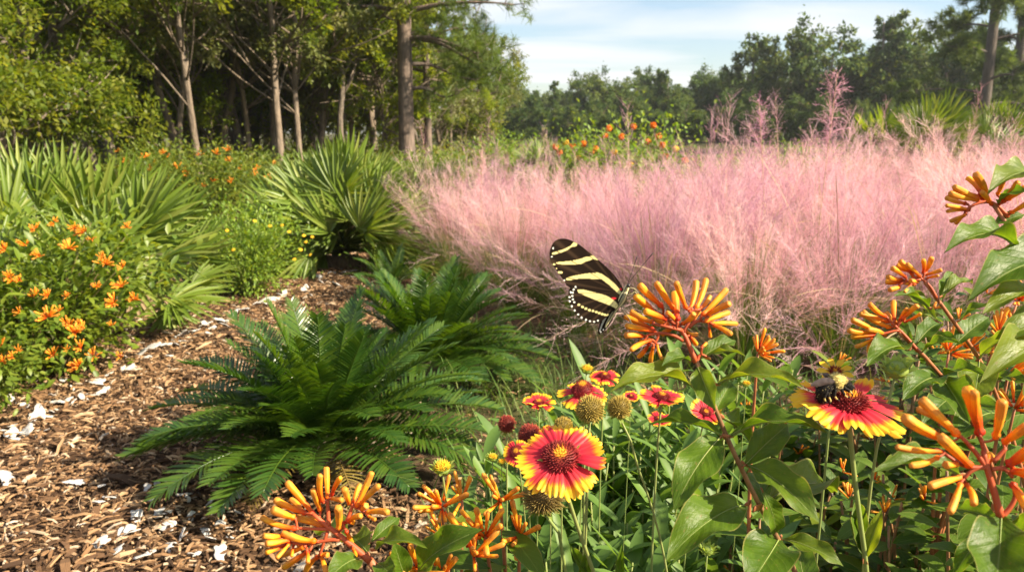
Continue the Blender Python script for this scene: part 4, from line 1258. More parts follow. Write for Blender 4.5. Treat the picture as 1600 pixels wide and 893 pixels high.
front = [(1035, 3.45, .84, 'pink muhly grass clump right behind the butterfly flower cluster'), (1175, 3.2, 0.90, 'pink muhly grass clump with a dark green base above the small firebush blooms'),
         (1325, 3.25, 0.92, 'pink muhly grass clump behind the two middle firebush clusters at right'), (1480, 3.3, 0.94, 'pink muhly grass clump behind the upper right firebush'), (1640, 3.3, 0.96, 'pink muhly grass clump at the right edge'),
         (905, 3.9, .78, 'mauve muhly grass clump directly left of the butterfly wings'), (805, 4.4, .76, 'low mauve muhly grass clump behind the second cycad'), (712, 5.1, .80, 'pink muhly grass clump at the left front corner of the grass bed')]
for px, y, s, lab in front: mclump(px, y, s, lab)
for y, x0, st in [(4.15, 1000, 150), (4.75, 850, 130), (5.5, 770, 115), (6.3, 730, 105)]:
    px = x0
    while px < 1720:
        mclump(px + random.uniform(-18, 18), y + random.uniform(-.2, .2), random.uniform(.72, 1.06) * (1.03 - .04 * (y - 4)) * (.92 if px < 1020 else 1.09), 'pink muhly grass clump inside the dense pink mass')
        px += st
def tall_plume(px, y, h, lean, lab):
    r_ = np.random.default_rng(int(px))
    b = gx(px, y); b.x -= lean * .6
    t = thing('muhly_plume', lab, 'grass plume', b)
    mb = MB()
    S = 20
    tt = np.linspace(0, 1, S)
    P = np.stack([b.x + lean * tt ** 1.4, np.full(S, b.y), h * tt - .02 * (tt == 0)], -1)
    tube(mb, P, np.linspace(.0032, .0012, S), 5, .3, 1)
    built(mb, 'stalk', [M['plume'], M['straw']], t)
    pb = MB()
    K = 130
    t_ = r_.uniform(.55, 1, K); ti = t_ * (S - 1); i0 = np.minimum(ti.astype(int), S - 2); fr = (ti - i0)[:, None]
    p0 = P[i0] * (1 - fr) + P[i0 + 1] * fr
    d = rdir(K) * .8 + np.array([0, 0, .55]); d /= np.linalg.norm(d, axis=1)[:, None]
    l = (.05 + .34 * (1.02 - t_)) * r_.uniform(.5, 1.1, K)
    e2 = p0 + d * l[:, None] - np.array([0, 0, .2]) * l[:, None]
    ribbons(pb, np.stack([p0, (p0 + e2) / 2 + np.array([0, 0, .1]) * l[:, None], e2], 1), np.array([.0016, .0014, .0010]), np.cross(d, rdir(K)), r_.uniform(.15, .8, K))
    kk = np.repeat(np.arange(K), 6); s = r_.uniform(.2, 1.05, len(kk))[:, None]
    q = p0[kk] * (1 - s) + e2[kk] * s + rdir(len(kk)) * .010
    cards(pb, q, rdir(len(kk)) + np.array([0, 0, .2]), rdir(len(kk)), .012 * r_.uniform(.6, 1.3, len(kk)), .0026, r_.uniform(0, .5, len(kk)))
    built(pb, 'plume', M['plume'], t)
tall_plume(1190, 3.6, 1.13, -.10, 'tall pink grass plume leaning left, shorter of the two that stand above the mass')
tall_plume(1286, 3.6, 1.25, .05, 'tallest dark pink grass plume standing above the mass against the far trees')
tall_plume(752, 4.9, .88, .02, 'short pink plume rising at the left end of the grass bed')
tall_plume(1590, 3.4, 1.02, .12, 'pink plume at the right edge beside the far palmetto')

# dark low grass between the second cycad and the flower bed
def lowgrass():
    mb = MB()
    K = 1700
    y = U(1.75, 3.9, K); px = U(700, 1500, K) - (3.9 - y) * 20
    x = (px - 800) / FPX * y
    az = U(0, 6.28, K); L = U(.10, .30, K); S = 5; tt = np.linspace(0, 1, S)[None]
    ln = U(.2, 1.1, K)
    P = np.stack([x[:, None] + (ln * L * np.cos(az))[:, None] * tt ** 1.5, y[:, None] + (ln * L * np.sin(az))[:, None] * tt ** 1.5, L[:, None] * (tt - .35 * tt ** 3)], -1)
    ribbons(mb, P, np.array([.0036, .0034, .003, .002, .0006]), np.stack([-np.sin(az), np.cos(az), np.zeros(K)], -1), U(0, 1, K))
    o = built(mb, 'grass', M['muhly_leaf']); o['kind'] = 'stuff'
    o['label'] = 'dark thin grass on the shaded ground in front of the pink clumps'; o['category'] = 'grass'
lowgrass()

# ------------------------------------------------------------------ FOREGROUND: firebush branches
def near_leaf_mesh(seed, sag, fold=.20, wave=.055, mat='fb_leaf', tipd=0.0):
    r_ = np.random.default_rng(seed)
    nv, nu = 22, 9
    v = np.linspace(0, 1, nv); u = np.linspace(-1, 1, nu)
    w = np.interp(v, *PROF['ovate']) * .5
    w = np.convolve(np.pad(w, 1, 'edge'), [.25, .5, .25], 'valid'); w[-1] = 0.004
    VV, UU_ = np.meshgrid(v, u, indexing='ij')
    ph = r_.uniform(0, 6, 3)
    X = UU_ * w[:, None] * (1 + .05 * np.sin(VV * 15 + ph[0]) * np.abs(UU_))
    curve = .06 * np.sin(VV * 3 + ph[1])
    X = X + curve * VV * (1 - VV)
    Zc = 4 * sag * VV * (1 - VV) - tipd * VV ** 3
    Z = Zc + fold * np.abs(UU_) ** 1.3 * w[:, None] * 2 * .5 + wave * np.sin(VV * 13 + ph[2] + (UU_ > 0) * 1.7) * UU_ ** 2 * np.minimum(1, w[:, None] * 3)
    Z += .012 * np.cos(VV * 9 * 2 * math.pi - np.abs(UU_) * 14) * np.abs(UU_) * (1 - np.abs(UU_)) * 2 * (w[:, None] * 2)
    mb = MB()
    i, j = np.meshgrid(np.arange(nv - 1), np.arange(nu - 1), indexing='ij')
    F = np.stack([i * nu + j, i * nu + j + 1, (i + 1) * nu + j + 1, (i + 1) * nu + j], -1).reshape(-1, 4)
    mb.add(np.stack([X, VV, Z], -1), F, np.stack([(UU_ + 1) / 2, VV], -1), seed * .37 % 1)
    tube(mb, [(0, -.09, -.012), (0, -.03, -.004), (0, .03, -.002)], [.028, .026, .016], 6, .5, 1)
    mid = np.stack([curve[:, 4] * v * (1 - v), v, Zc[:, 4] - .004], -1)[:19]
    tube(mb, mid, np.linspace(.020, .005, 19), 5, .5, 2)
    return mb.mesh('leaf', [M[mat], M['fb_twig'], M['stem_green']])
NL = [near_leaf_mesh(90, .05), near_leaf_mesh(91, .12), near_leaf_mesh(92, .17, .22), near_leaf_mesh(93, .02, .3, .05), near_leaf_mesh(94, .09, .12, .05, tipd=.08)]
def leaf(root, b, t, wf=.40, tilt=35, k=0, roll=0):
    """b, t = (px, py, depth) of leaf base and tip; tilt = how far the upper face turns to the viewer"""
    B, T = at(*b), at(*t)
    y = T - B; L = y.length
    tc_ = (CP - (B + T) / 2).normalized()
    n = UP * math.cos(R(tilt)) + tc_ * math.sin(R(tilt))
    n = n + RT * math.sin(R(roll))
    Mx = frame(B, y, n) @ Matrix.Diagonal((wf * .86 * L, L, L, 1))
    return inst(NL[k], 'leaf', root, Mx)

def stalk(mb, pts, rad, n=8, mat=0, k=None):
    q = catmull([tuple(p) for p in pts], k or max(6, len(pts) * 4))
    tube(mb, q, np.interp(np.linspace(0, 1, len(q)), np.linspace(0, 1, len(rad)), rad), n, .5, mat)

def bloom(root, conv, d, tubes, skel, wpx=12.5, Lpx=60, dz=1.0, seed=1):
    """flower head: red branching stalk with each tubular floret its own mesh. tubes = (bx,by,tx,ty[,scale]) in crop units"""
    r_ = random.Random(seed)
    sx, sy, k = conv
    f = lambda x, y: (sx + x / k, sy + y / k)
    u = d / FPX
    mb = MB()
    sk = []
    for pts, rad in skel:
        P = [at(*f(x, y), d + (z_ if len(q) > 2 else 0)) for q in pts for (x, y, z_) in [tuple(q) + (0,) * (3 - len(q))]]
        q = catmull([tuple(p) for p in P], 10)
        sk += [Vector(p) for p in q]
        tube(mb, q, np.linspace(rad[0] * u, rad[1] * u, 10), 8)
    items = []
    for tb in tubes:
        bx, by = f(tb[0], tb[1]); tx, ty = f(tb[2], tb[3])
        sc_ = tb[4] if len(tb) > 4 else 1.0
        l = math.hypot(tx - bx, ty - by)
        lt = Lpx * min(1.0, .55 + l / Lpx * .55)
        zz = math.sqrt(max(0, lt * lt - l * l)) * u * dz
        sgn = -1 if r_.random() < .62 else 1
        zz = min(zz, l * u * .9) * sgn
        off = r_.uniform(-10, 10) * u
        B = at(bx, by, d + off); T = at(tx, ty, d + off + zz)
        items.append((B, T, sc_))
        nb = min(sk, key=lambda p: (p - B).length)
        if (nb - B).length > 1e-4:
            tube(mb, catmull([tuple(nb), tuple((nb + B) / 2 - (T - B) * .03), tuple(B)], 6), [2.2 * u, 1.9 * u, 1.8 * u, 1.9 * u, 2.2 * u, 2.6 * u], 6)
    c = built(mb, 'flower_cluster', M['red_stalk'], root)
    for B, T, sc_ in items:
        a = (T - B); L = a.length
        z = a.normalized(); x = z.orthogonal().normalized(); y = z.cross(x)
        ang = r_.uniform(0, 6.3)
        x2 = x * math.cos(ang) + y * math.sin(ang); y2 = z.cross(x2)
        Mx = Matrix((x2, y2, z)).transposed().to_4x4(); Mx.translation = B
        wv = .92 * wpx * u / .19 * sc_ * r_.uniform(.9, 1.1)
        inst(r_.choice(FLM), 'floret', c, Mx @ Matrix.Diagonal((wv, wv, L, 1)))
    return c

def firebush_root(p):
    return (p.x, p.y, 0.0)

# --- central branch carrying the butterfly
C3 = lambda x, y: (900 + x / 2.395, 520 + y / 2.395)
D0 = .63
main = thing('firebush', 'central firebush branch with the orange flower cluster under the butterfly', 'shrub', firebush_root(at(1300, 1000, .75)))
mb = MB()
gp = Vector(firebush_root(at(1300, 1000, .75))) - Vector((0, 0, .03))
pts = [gp, at(1262, 935, .70), at(1217, 844, .665), at(1188, 791, .655), at(1159, 733, .645), at(1136, 683, .64), at(1117, 637, .635), at(1100, 595, .63), at(1088, 563, .63)]
stalk(mb, pts, [.0045, .0042, .0036, .0032, .0029, .0026, .0023, .0020, .0018], 10, k=40)
built(mb, 'stem', M['fb_stem'], main)
for b, t, wf, tilt, k, rl in [
    ((1090, 608, .632), (954, 612, .60), .36, 22, 2, 0), ((1121, 600, .634), (1256, 606, .60), .34, 24, 2, 0),
    ((1090, 572, .63), (1118, 640, .60), .50, 62, 0, -30), ((1117, 642, .634), (1143, 596, .66), .55, 60, 3, 20),
    ((1128, 679, .638), (1012, 664, .66), .30, 12, 1, 0), ((1125, 684, .638), (1054, 788, .585), .46, 64, 4, -12),
    ((1142, 681, .64), (1294, 677, .60), .30, 18, 2, 0), ((1165, 725, .645), (1231, 662, .67), .52, 60, 0, 15),
    ((1168, 727, .645), (1280, 816, .585), .44, 48, 1, 10), ((1163, 789, .65), (1041, 876, .59), .46, 52, 1, -8),
    ((1196, 788, .652), (1180, 738, .70), .52, 55, 0, 0), ((1217, 842, .665), (1172, 918, .60), .62, 66, 0, 0),
    ((1222, 842, .665), (1318, 884, .64), .40, 40, 1, 8), ((1192, 768, .65), (1216, 838, .66), .50, 60, 4, 10),
    ((1190, 790, .655), (1300, 770, .74), .38, 30, 1, 0), ((1095, 560, .632), (1150, 532, .645), .48, 48, 1, 0),
    ((1105, 556, .63), (1166, 557, .62), .26, 14, 2, 0), ((1078, 564, .63), (1034, 572, .61), .50, 30, 2, 0),
    ((1130, 652, .64), (1176, 700, .69), .42, 45, 0, 0), ((1262, 935, .70), (1245, 850, .76), .5, 60, 0, 0)]:
    leaf(main, b, t, wf, tilt, k, rl)
C1 = (820, 340, 3.435)
bloom(main, C1, D0, [(740, 480, 615, 360, 1.1), (800, 490, 705, 345, 1.15), (820, 555, 805, 400, 1.2), (710, 525, 590, 420, 1.1), (868, 490, 815, 350), (882, 505, 915, 335), (918, 490, 970, 325, 1.05), (950, 525, 1085, 380, 1.1),
    (940, 490, 995, 415, .85), (980, 520, 1098, 462), (965, 557, 1098, 508), (1000, 566, 1140, 570, .8), (1010, 575, 1108, 628, .8), (770, 580, 688, 545, 1.1), (690, 560, 568, 498, 1.05), (695, 600, 532, 525), (700, 612, 543, 580, .95),
    (630, 636, 535, 632, 1), (800, 585, 733, 628, .9), (680, 655, 572, 712, .8), (672, 670, 608, 745, .75), (690, 690, 676, 775, .8), (710, 680, 738, 758, .6), (825, 575, 762, 510, .8), (842, 570, 905, 510, .95), (862, 605, 926, 622, .8),
    (880, 632, 922, 682, .8), (990, 590, 996, 640, .5), (830, 590, 872, 622, .9), (640, 660, 618, 655, .5), (950, 690, 975, 668, .5), (915, 745, 995, 758, .5), (760, 545, 640, 500, 1), (905, 560, 940, 500, .7)],
    [([(918, 775), (880, 680), (845, 610), (800, 570, .004), (740, 520, .008)], (4.2, 2.6)), ([(850, 620), (880, 560), (900, 500), (890, 480)], (3.4, 2.4)), ([(880, 590), (930, 555), (985, 560)], (3, 2)),
     ([(850, 660), (780, 625), (710, 620), (660, 630)], (3, 2.2)), ([(720, 625), (705, 660), (690, 680)], (2.4, 1.8)), ([(845, 605), (740, 580, -.004), (690, 570)], (3, 2)), ([(925, 770), (940, 735), (985, 750)], (2.6, 1.4))], 10.6, 60, 1.0, 3)

# --- lower left branch
C6 = (380, 700, 4.628)
DL = .60
ll = thing('firebush', 'firebush branch with orange florets in front of the big cycad', 'shrub', firebush_root(at(640, 1060, .66)))
mb = MB()
stalk(mb, [Vector(firebush_root(at(640, 1060, .66))), at(628, 960, .63), at(592, 893, .605), at(578, 875, DL)], [.004, .0036, .0032, .0030], 9, k=18)
built(mb, 'stem', M['fb_twig'], ll)
bloom(ll, C6, DL, [(515, 485, 310, 240, 1.1), (462, 472, 225, 365, 1.05), (430, 462, 335, 365, .9), (372, 500, 208, 435, 1.15), (590, 575, 358, 500, 1.15), (385, 580, 130, 488), (530, 670, 283, 592, 1.2), (295, 628, 140, 628, .9), (340, 660, 162, 688),
    (322, 692, 165, 752, .9), (440, 712, 268, 768), (480, 738, 293, 858, 1.05), (332, 690, 240, 795, .7), (560, 450, 503, 292), (575, 390, 563, 190), (610, 370, 600, 132, 1.05), (640, 342, 708, 210, .8), (640, 362, 722, 375, .8),
    (770, 402, 728, 282, .9), (795, 397, 846, 258, .85), (815, 425, 930, 172, 1.05), (850, 402, 988, 265, .95), (892, 460, 1048, 465, .95), (850, 437, 892, 408, 1), (905, 488, 958, 515, .6), (690, 585, 685, 425, 1.15), (720, 545, 802, 540, .9),
    (762, 532, 858, 492, .9), (742, 590, 782, 690, .8), (795, 715, 822, 778, .8), (545, 778, 455, 900, .9), (566, 782, 600, 900, .85), (565, 768, 607, 775, .8), (462, 745, 466, 832, .7), (402, 655, 425, 690, .8), (365, 700, 352, 782, .55), (560, 560, 470, 500, .9)],
    [([(920, 815), (830, 740), (700, 630), (590, 545), (500, 470)], (6.5, 3)), ([(620, 560), (615, 480), (610, 375)], (3.6, 2.4)), ([(750, 530), (775, 460), (795, 400)], (3.6, 2.4)), ([(700, 655), (580, 668), (480, 690), (340, 680)], (3.6, 2)),
     ([(640, 585), (500, 580), (390, 575)], (3, 2)), ([(610, 600), (580, 690), (552, 770)], (3, 2)), ([(690, 600), (720, 570), (735, 550)], (3, 2.2)), ([(790, 415), (850, 440), (890, 470)], (2.8, 2))], 11.0, 56, .8, 5)
for b, t, wf, tilt, k, rl in [
    ((586, 858, .60), (668, 856, .575), .38, 26, 2, 0), ((580, 846, .60), (625, 808, .62), .46, 50, 1, 12), ((632, 900, .61), (615, 846, .60), .66, 66, 0, 0), ((652, 896, .63), (755, 826, .60), .42, 48, 1, 0),
    ((560, 872, .595), (512, 905, .56), .62, 52, 1, 0), ((590, 880, .60), (618, 905, .57), .5, 60, 0, 0), ((574, 862, .61), (548, 838, .66), .55, 50, 0, 0), ((545, 842, .63), (500, 836, .68), .5, 30, 1, 0), ((640, 905, .66), (700, 900, .63), .45, 50, 0, 0)]:
    leaf(ll, b, t, wf, tilt, k, rl)

# --- big blurred-near cluster at the right
C2 = (1200, 520, 2.395)
DR = .45
rr_ = thing('firebush', 'nearest firebush branch with the largest orange florets at the right edge', 'shrub', firebush_root(at(1640, 1100, .55)))
mb = MB()
stalk(mb, [Vector(firebush_root(at(1640, 1100, .55))), at(1608, 960, .49), at(1580, 860, .46), at(1563, 808, DR)], [.004, .0034, .0028, .0024], 9, k=18)
built(mb, 'stem', M['fb_twig'], rr_)
bloom(rr_, C2, DR, [(795, 385, 745, 208, 1.15), (780, 335, 772, 218, .8), (850, 395, 876, 252, 1), (715, 385, 572, 245, 1), (690, 365, 555, 285, .85), (680, 405, 510, 312, 1.05), (650, 440, 478, 422, .7), (760, 500, 645, 388, 1.05), (640, 462, 535, 492, .6),
    (730, 538, 605, 575, .85), (722, 560, 680, 672, .75), (738, 560, 765, 645, .75), (880, 410, 975, 345, 1), (895, 495, 1020, 425, 1.15), (905, 515, 1030, 570, 1.1), (912, 560, 975, 660, .9), (815, 495, 828, 455, 1), (710, 490, 665, 490, .8), (930, 580, 1000, 700, .7)],
    [([(870, 690), (845, 590), (822, 515), (805, 440)], (6.5, 4)), ([(825, 520), (780, 450), (720, 385)], (4.5, 3)), ([(820, 500), (750, 500), (660, 450)], (4.2, 2.6)), ([(845, 480), (890, 430)], (4, 3)), ([(835, 510), (890, 510), (915, 540)], (4, 3)), ([(800, 500), (755, 520), (735, 545)], (4, 2.6)), ([(820, 500), (810, 450), (798, 395)], (4, 3)), ([(870, 690), (900, 660), (925, 610), (915, 560)], (4.2, 3))], 17.0, 84, .8, 8)
for b, t, wf, tilt, k, rl in [
    ((1565, 806, .45), (1552, 950, .40), .50, 72, 3, 0), ((1500, 741, .50), (1364, 737, .48), .30, 20, 1, 0), ((1560, 812, .455), (1492, 795, .49), .42, 50, 0, 0), ((1580, 850, .47), (1640, 800, .45), .45, 45, 1, 0), ((1540, 830, .50), (1490, 900, .50), .4, 55, 1, 0)]:
    leaf(rr_, b, t, wf, tilt, k, rl)

# --- upper right branch and the two middle right clusters
C5 = (1260, 250, 2.4147)
DU = .60
ur = thing('firebush', 'tall firebush branch at the upper right edge with orange florets against the pink grass', 'shrub', firebush_root(at(1760, 900, .75)))
mb = MB()
stalk(mb, [Vector(firebush_root(at(1760, 900, .75))), at(1720, 650, .66), at(1660, 480, .62), at(1600, 392, .60), at(1566, 337, DU), at(1550, 316, DU)], [.0045, .004, .0032, .0024, .0018, .0015], 9, k=26)
built(mb, 'stem', M['fb_twig'], ur)
bloom(ur, C5, DU, [(650, 152, 555, 100), (660, 135, 603, 68), (682, 128, 637, 52, 1.1), (645, 150, 540, 122), (605, 165, 526, 138, .95), (602, 185, 524, 172, .7), (612, 192, 531, 196, .6), (602, 205, 542, 232, .7), (595, 208, 562, 240, .6), (690, 150, 600, 130, 1), (740, 160, 800, 80, 1), (760, 150, 830, 100, 1), (770, 200, 850, 150, .9), (700, 170, 660, 120, .9), (720, 130, 740, 70, .9)],
    [([(760, 215), (735, 185), (700, 160), (640, 165), (600, 190)], (3.4, 2)), ([(720, 180), (745, 150), (770, 150)], (2.6, 2)), ([(700, 165), (690, 145), (680, 130)], (2.6, 2))], 11, 55, .8, 11)
for b, t, wf, tilt, k, rl in [
    ((1590, 388, .60), (1475, 396, .57), .36, 20, 2, 0), ((1625, 292, .62), (1543, 304, .58), .38, 24, 2, 0), ((1600, 335, .6), (1552, 352, .6), .55, 50, 0, 0), ((1660, 430, .62), (1512, 472, .57), .38, 38, 2, 0), ((1650, 470, .62), (1535, 490, .58), .34, 30, 1, 0),
    ((1640, 440, .63), (1580, 400, .68), .4, 40, 0, 0), ((1560, 318, .6), (1606, 300, .57), .5, 40, 1, 0), ((1680, 530, .64), (1555, 530, .60), .42, 40, 1, 0), ((1690, 560, .65), (1530, 600, .58), .36, 42, 2, 0), ((1670, 600, .64), (1600, 640, .58), .4, 50, 1, 0)]:
    leaf(ur, b, t, wf, tilt, k, rl)

m1 = thing('firebush', 'middle right firebush branch with the higher of the two mid-size orange clusters', 'shrub', firebush_root(at(1640, 900, .95)))
mb = MB()
stalk(mb, [Vector(firebush_root(at(1640, 900, .95))), at(1580, 680, .88), at(1525, 552, .84), at(1492, 505, .82), at(1463, 465, .80), at(1445, 440, .80)], [.005, .0042, .0034, .0028, .0022, .0018], 8, k=24)
built(mb, 'stem', M['fb_twig'], m1)
bloom(m1, C5, .80, [(402, 432, 353, 378), (400, 420, 343, 393), (375, 442, 323, 408), (362, 450, 306, 437), (362, 460, 298, 458), (352, 480, 312, 490), (430, 440, 378, 392), (445, 425, 472, 365, 1.1), (450, 432, 512, 412, .8), (420, 460, 392, 455, .9), (440, 425, 440, 375, .9), (410, 470, 350, 460, .8), (455, 445, 500, 435, .6), (395, 470, 370, 500, .6)],
    [([(490, 520), (460, 470), (430, 445), (400, 440)], (3, 2)), ([(430, 450), (380, 460), (350, 470)], (2.4, 1.6)), ([(440, 450), (446, 430), (450, 425)], (2.4, 1.6))], 8.5, 34, .8, 12)
for b, t, wf, tilt, k, rl in [
    ((1440, 526, .80), (1502, 536, .77), .34, 30, 1, 0), ((1470, 470, .80), (1488, 424, .83), .3, 40, 0, 0), ((1472, 462, .80), (1520, 443, .82), .36, 25, 2, 0), ((1490, 540, .82), (1545, 495, .84), .5, 55, 0, 0), ((1500, 500, .82), (1562, 478, .80), .3, 20, 2, 0), ((1462, 500, .80), (1400, 455, .84), .3, 20, 1, 0),
    ((1452, 480, .80), (1396, 462, .78), .34, 25, 1, 0), ((1530, 560, .84), (1600, 520, .80), .4, 40, 1, 0), ((1530, 565, .84), (1520, 640, .78), .5, 60, 0, 0), ((1545, 600, .86), (1610, 600, .8), .4, 40, 1, 0), ((1560, 650, .88), (1490, 690, .8), .42, 45, 1, 0)]:
    leaf(m1, b, t, wf, tilt, k, rl)
m2 = thing('firebush', 'middle right firebush branch with the lower orange cluster above the green bud', 'shrub', firebush_root(at(1560, 900, .90)))
mb = MB()
stalk(mb, [Vector(firebush_root(at(1560, 900, .90))), at(1530, 680, .82), at(1472, 588, .77), at(1436, 548, .75), at(1404, 518, .74)], [.005, .004, .003, .0024, .0018], 8, k=22)
built(mb, 'stem', M['fb_twig'], m2)
bloom(m2, C5, .74, [(300, 590, 238, 538, 1), (320, 632, 212, 566, 1.1), (252, 640, 168, 600, 1), (252, 650, 158, 640, 1), (270, 660, 168, 666, .9), (252, 672, 186, 702, .8), (242, 680, 234, 728, .7), (332, 605, 330, 528, .95), (362, 602, 422, 548, .9), (372, 610, 432, 576, .6), (330, 622, 296, 575, .9), (345, 620, 315, 590, .8), (310, 610, 200, 580, .9), (300, 660, 225, 640, 1), (350, 605, 380, 560, .7)],
    [([(420, 720), (370, 660), (335, 625), (320, 610)], (3.2, 2)), ([(350, 640), (290, 655), (245, 670)], (2.4, 1.6)), ([(345, 630), (355, 610), (365, 600)], (2.2, 1.6))], 9.5, 42, .8, 13)
for b, t, wf, tilt, k, rl in [
    ((1418, 545, .75), (1354, 572, .70), .40, 30, 1, 0), ((1430, 540, .75), (1470, 505, .78), .4, 35, 1, 0), ((1440, 550, .75), (1505, 538, .72), .36, 24, 2, 0), ((1425, 535, .75), (1390, 495, .78), .3, 30, 1, 0), ((1470, 588, .77), (1515, 660, .70), .50, 60, 3, 0),
    ((1474, 590, .77), (1545, 590, .72), .36, 35, 2, 0), ((1468, 592, .77), (1410, 625, .72), .42, 45, 1, 0), ((1500, 640, .8), (1570, 640, .75), .4, 45, 1, 0), ((1490, 620, .8), (1440, 670, .76), .42, 50, 1, 0)]:
    leaf(m2, b, t, wf, tilt, k, rl)

# --- smaller blooming firebushes lower down
def small_fb(label, px, py, d, clusters, leaves=14, hue='fb_leaf'):
    base = at(px, py, d); g = Vector((base.x + .02, base.y + .05, 0))
    t = thing('firebush', label, 'shrub', g)
    mb = MB()
    fork = g * .35 + base * .65 + Vector((0, .02, 0))
    stalk(mb, [g - Vector((0, 0, .02)), (g + fork) / 2 + Vector((.01, 0, 0)), fork], [.004, .0035, .003], 7)
    lb = MB(); P, D_, N_ = [], [], []
    for (cx, cy, cd_, size, n) in clusters:
        c = at(cx, cy, cd_)
        stalk(mb, [fork, (fork + c) / 2 + Vector((0, .01, -.01)), c], [.0028, .0022, .0014], 6)
        add_cluster(t, c, (random.uniform(-.5, .3), -.5, .8), size, n)
        for k in range(leaves):
            q = random.uniform(.1, .93)
            pos = fork.lerp(c, q)
            a = k * 2.4 + random.random()
            P.append(pos); D_.append((math.cos(a), math.sin(a), random.uniform(-.1, .5))); N_.append((0, -.2, 1))
    K = len(P)
    leafs(lb, np.array([list(p) for p in P]), np.array(D_), np.array(N_), U(.045, .085, K), U(.018, .032, K), U(.1, .8, K), .25, U(0, 1, K), 6)
    built(mb, 'stems', M['fb_twig'], t)
    built(lb, 'foliage', M[hue], t)
    return t
small_fb('small firebush bloom just right of the main cluster above the long leaf', 1192, 640, .95, [(1184, 552, .95, .026, 16)], 4)
small_fb('small firebush bloom pair between the bottom left cluster and the blanket flower', 700, 860, .86, [(690, 792, .82, .034, 16), (722, 780, .86, .026, 8), (690, 838, .85, .028, 9)], 5)
small_fb('low firebush with a reddish bud cluster under the main blanket flower', 796, 880, .74, [(782, 782, .74, .028, 12), (758, 840, .72, .036, 12), (812, 838, .74, .030, 9), (740, 868, .7, .034, 10)], 7)
small_fb('low firebush bloom at the bottom edge below the big bottom left leaf', 660, 960, .66, [(655, 892, .64, .032, 10), (690, 900, .66, .03, 8)], 4)
small_fb('firebush bloom half hidden in the leaves at the right under the middle clusters', 1500, 640, 1.0, [(1482, 552, 1.0, .032, 14), (1512, 545, 1.02, .03, 10), (1560, 520, 1.0, .03, 10), (1590, 470, 1.0, .03, 10), (1585, 520, 1.0, .03, 8)], 10)
small_fb('firebush with orange buds at the right edge behind the nearest florets', 1590, 700, .8, [(1585, 640, .8, .03, 8), (1575, 585, .84, .03, 8)], 14)

# ------------------------------------------------------------------ FOREGROUND: blanket flowers
def petal_mesh(seed, wd=.42, droop=.12):
    r_ = np.random.default_rng(seed)
    nv, nu = 12, 13
    v = np.linspace(0, 1, nv); u = np.linspace(-1, 1, nu)
    VV, Uu = np.meshgrid(v, u, indexing='ij')
    tooth = .87 + .13 * np.abs(np.cos(1.5 * math.pi * u)) ** .8 * (1 - .12 * np.abs(u)) * r_.uniform(.85, 1.1, nu)
    wv = np.interp(v, [0, .15, .5, .8, 1], [.22, .45, .82, 1, .93]) * wd / 2
    Y_ = VV * (1 + (tooth[None] - 1) * VV ** 3)
    X_ = Uu * wv[:, None]
    Z_ = .10 * VV - droop * VV ** 2.2 + .034 * np.cos(Uu * 8 + seed) * VV * (1 - .3 * VV) - .05 * Uu ** 2 * VV + .03 * np.sin(VV * 5 + seed)
    mb = MB()
    i, j = np.meshgrid(np.arange(nv - 1), np.arange(nu - 1), indexing='ij')
    F = np.stack([i * nu + j, i * nu + j + 1, (i + 1) * nu + j + 1, (i + 1) * nu + j], -1).reshape(-1, 4)
    mb.add(np.stack([X_, Y_, Z_], -1), F, np.stack([(Uu + 1) / 2 + seed, VV], -1), r_.uniform(0, 1))
    return mb.mesh('petal', M['petal'])
PET = [petal_mesh(k, [.46, .52, .45, .49][k % 4], [.10, .16, .05, .22][k % 4]) for k in range(8)]

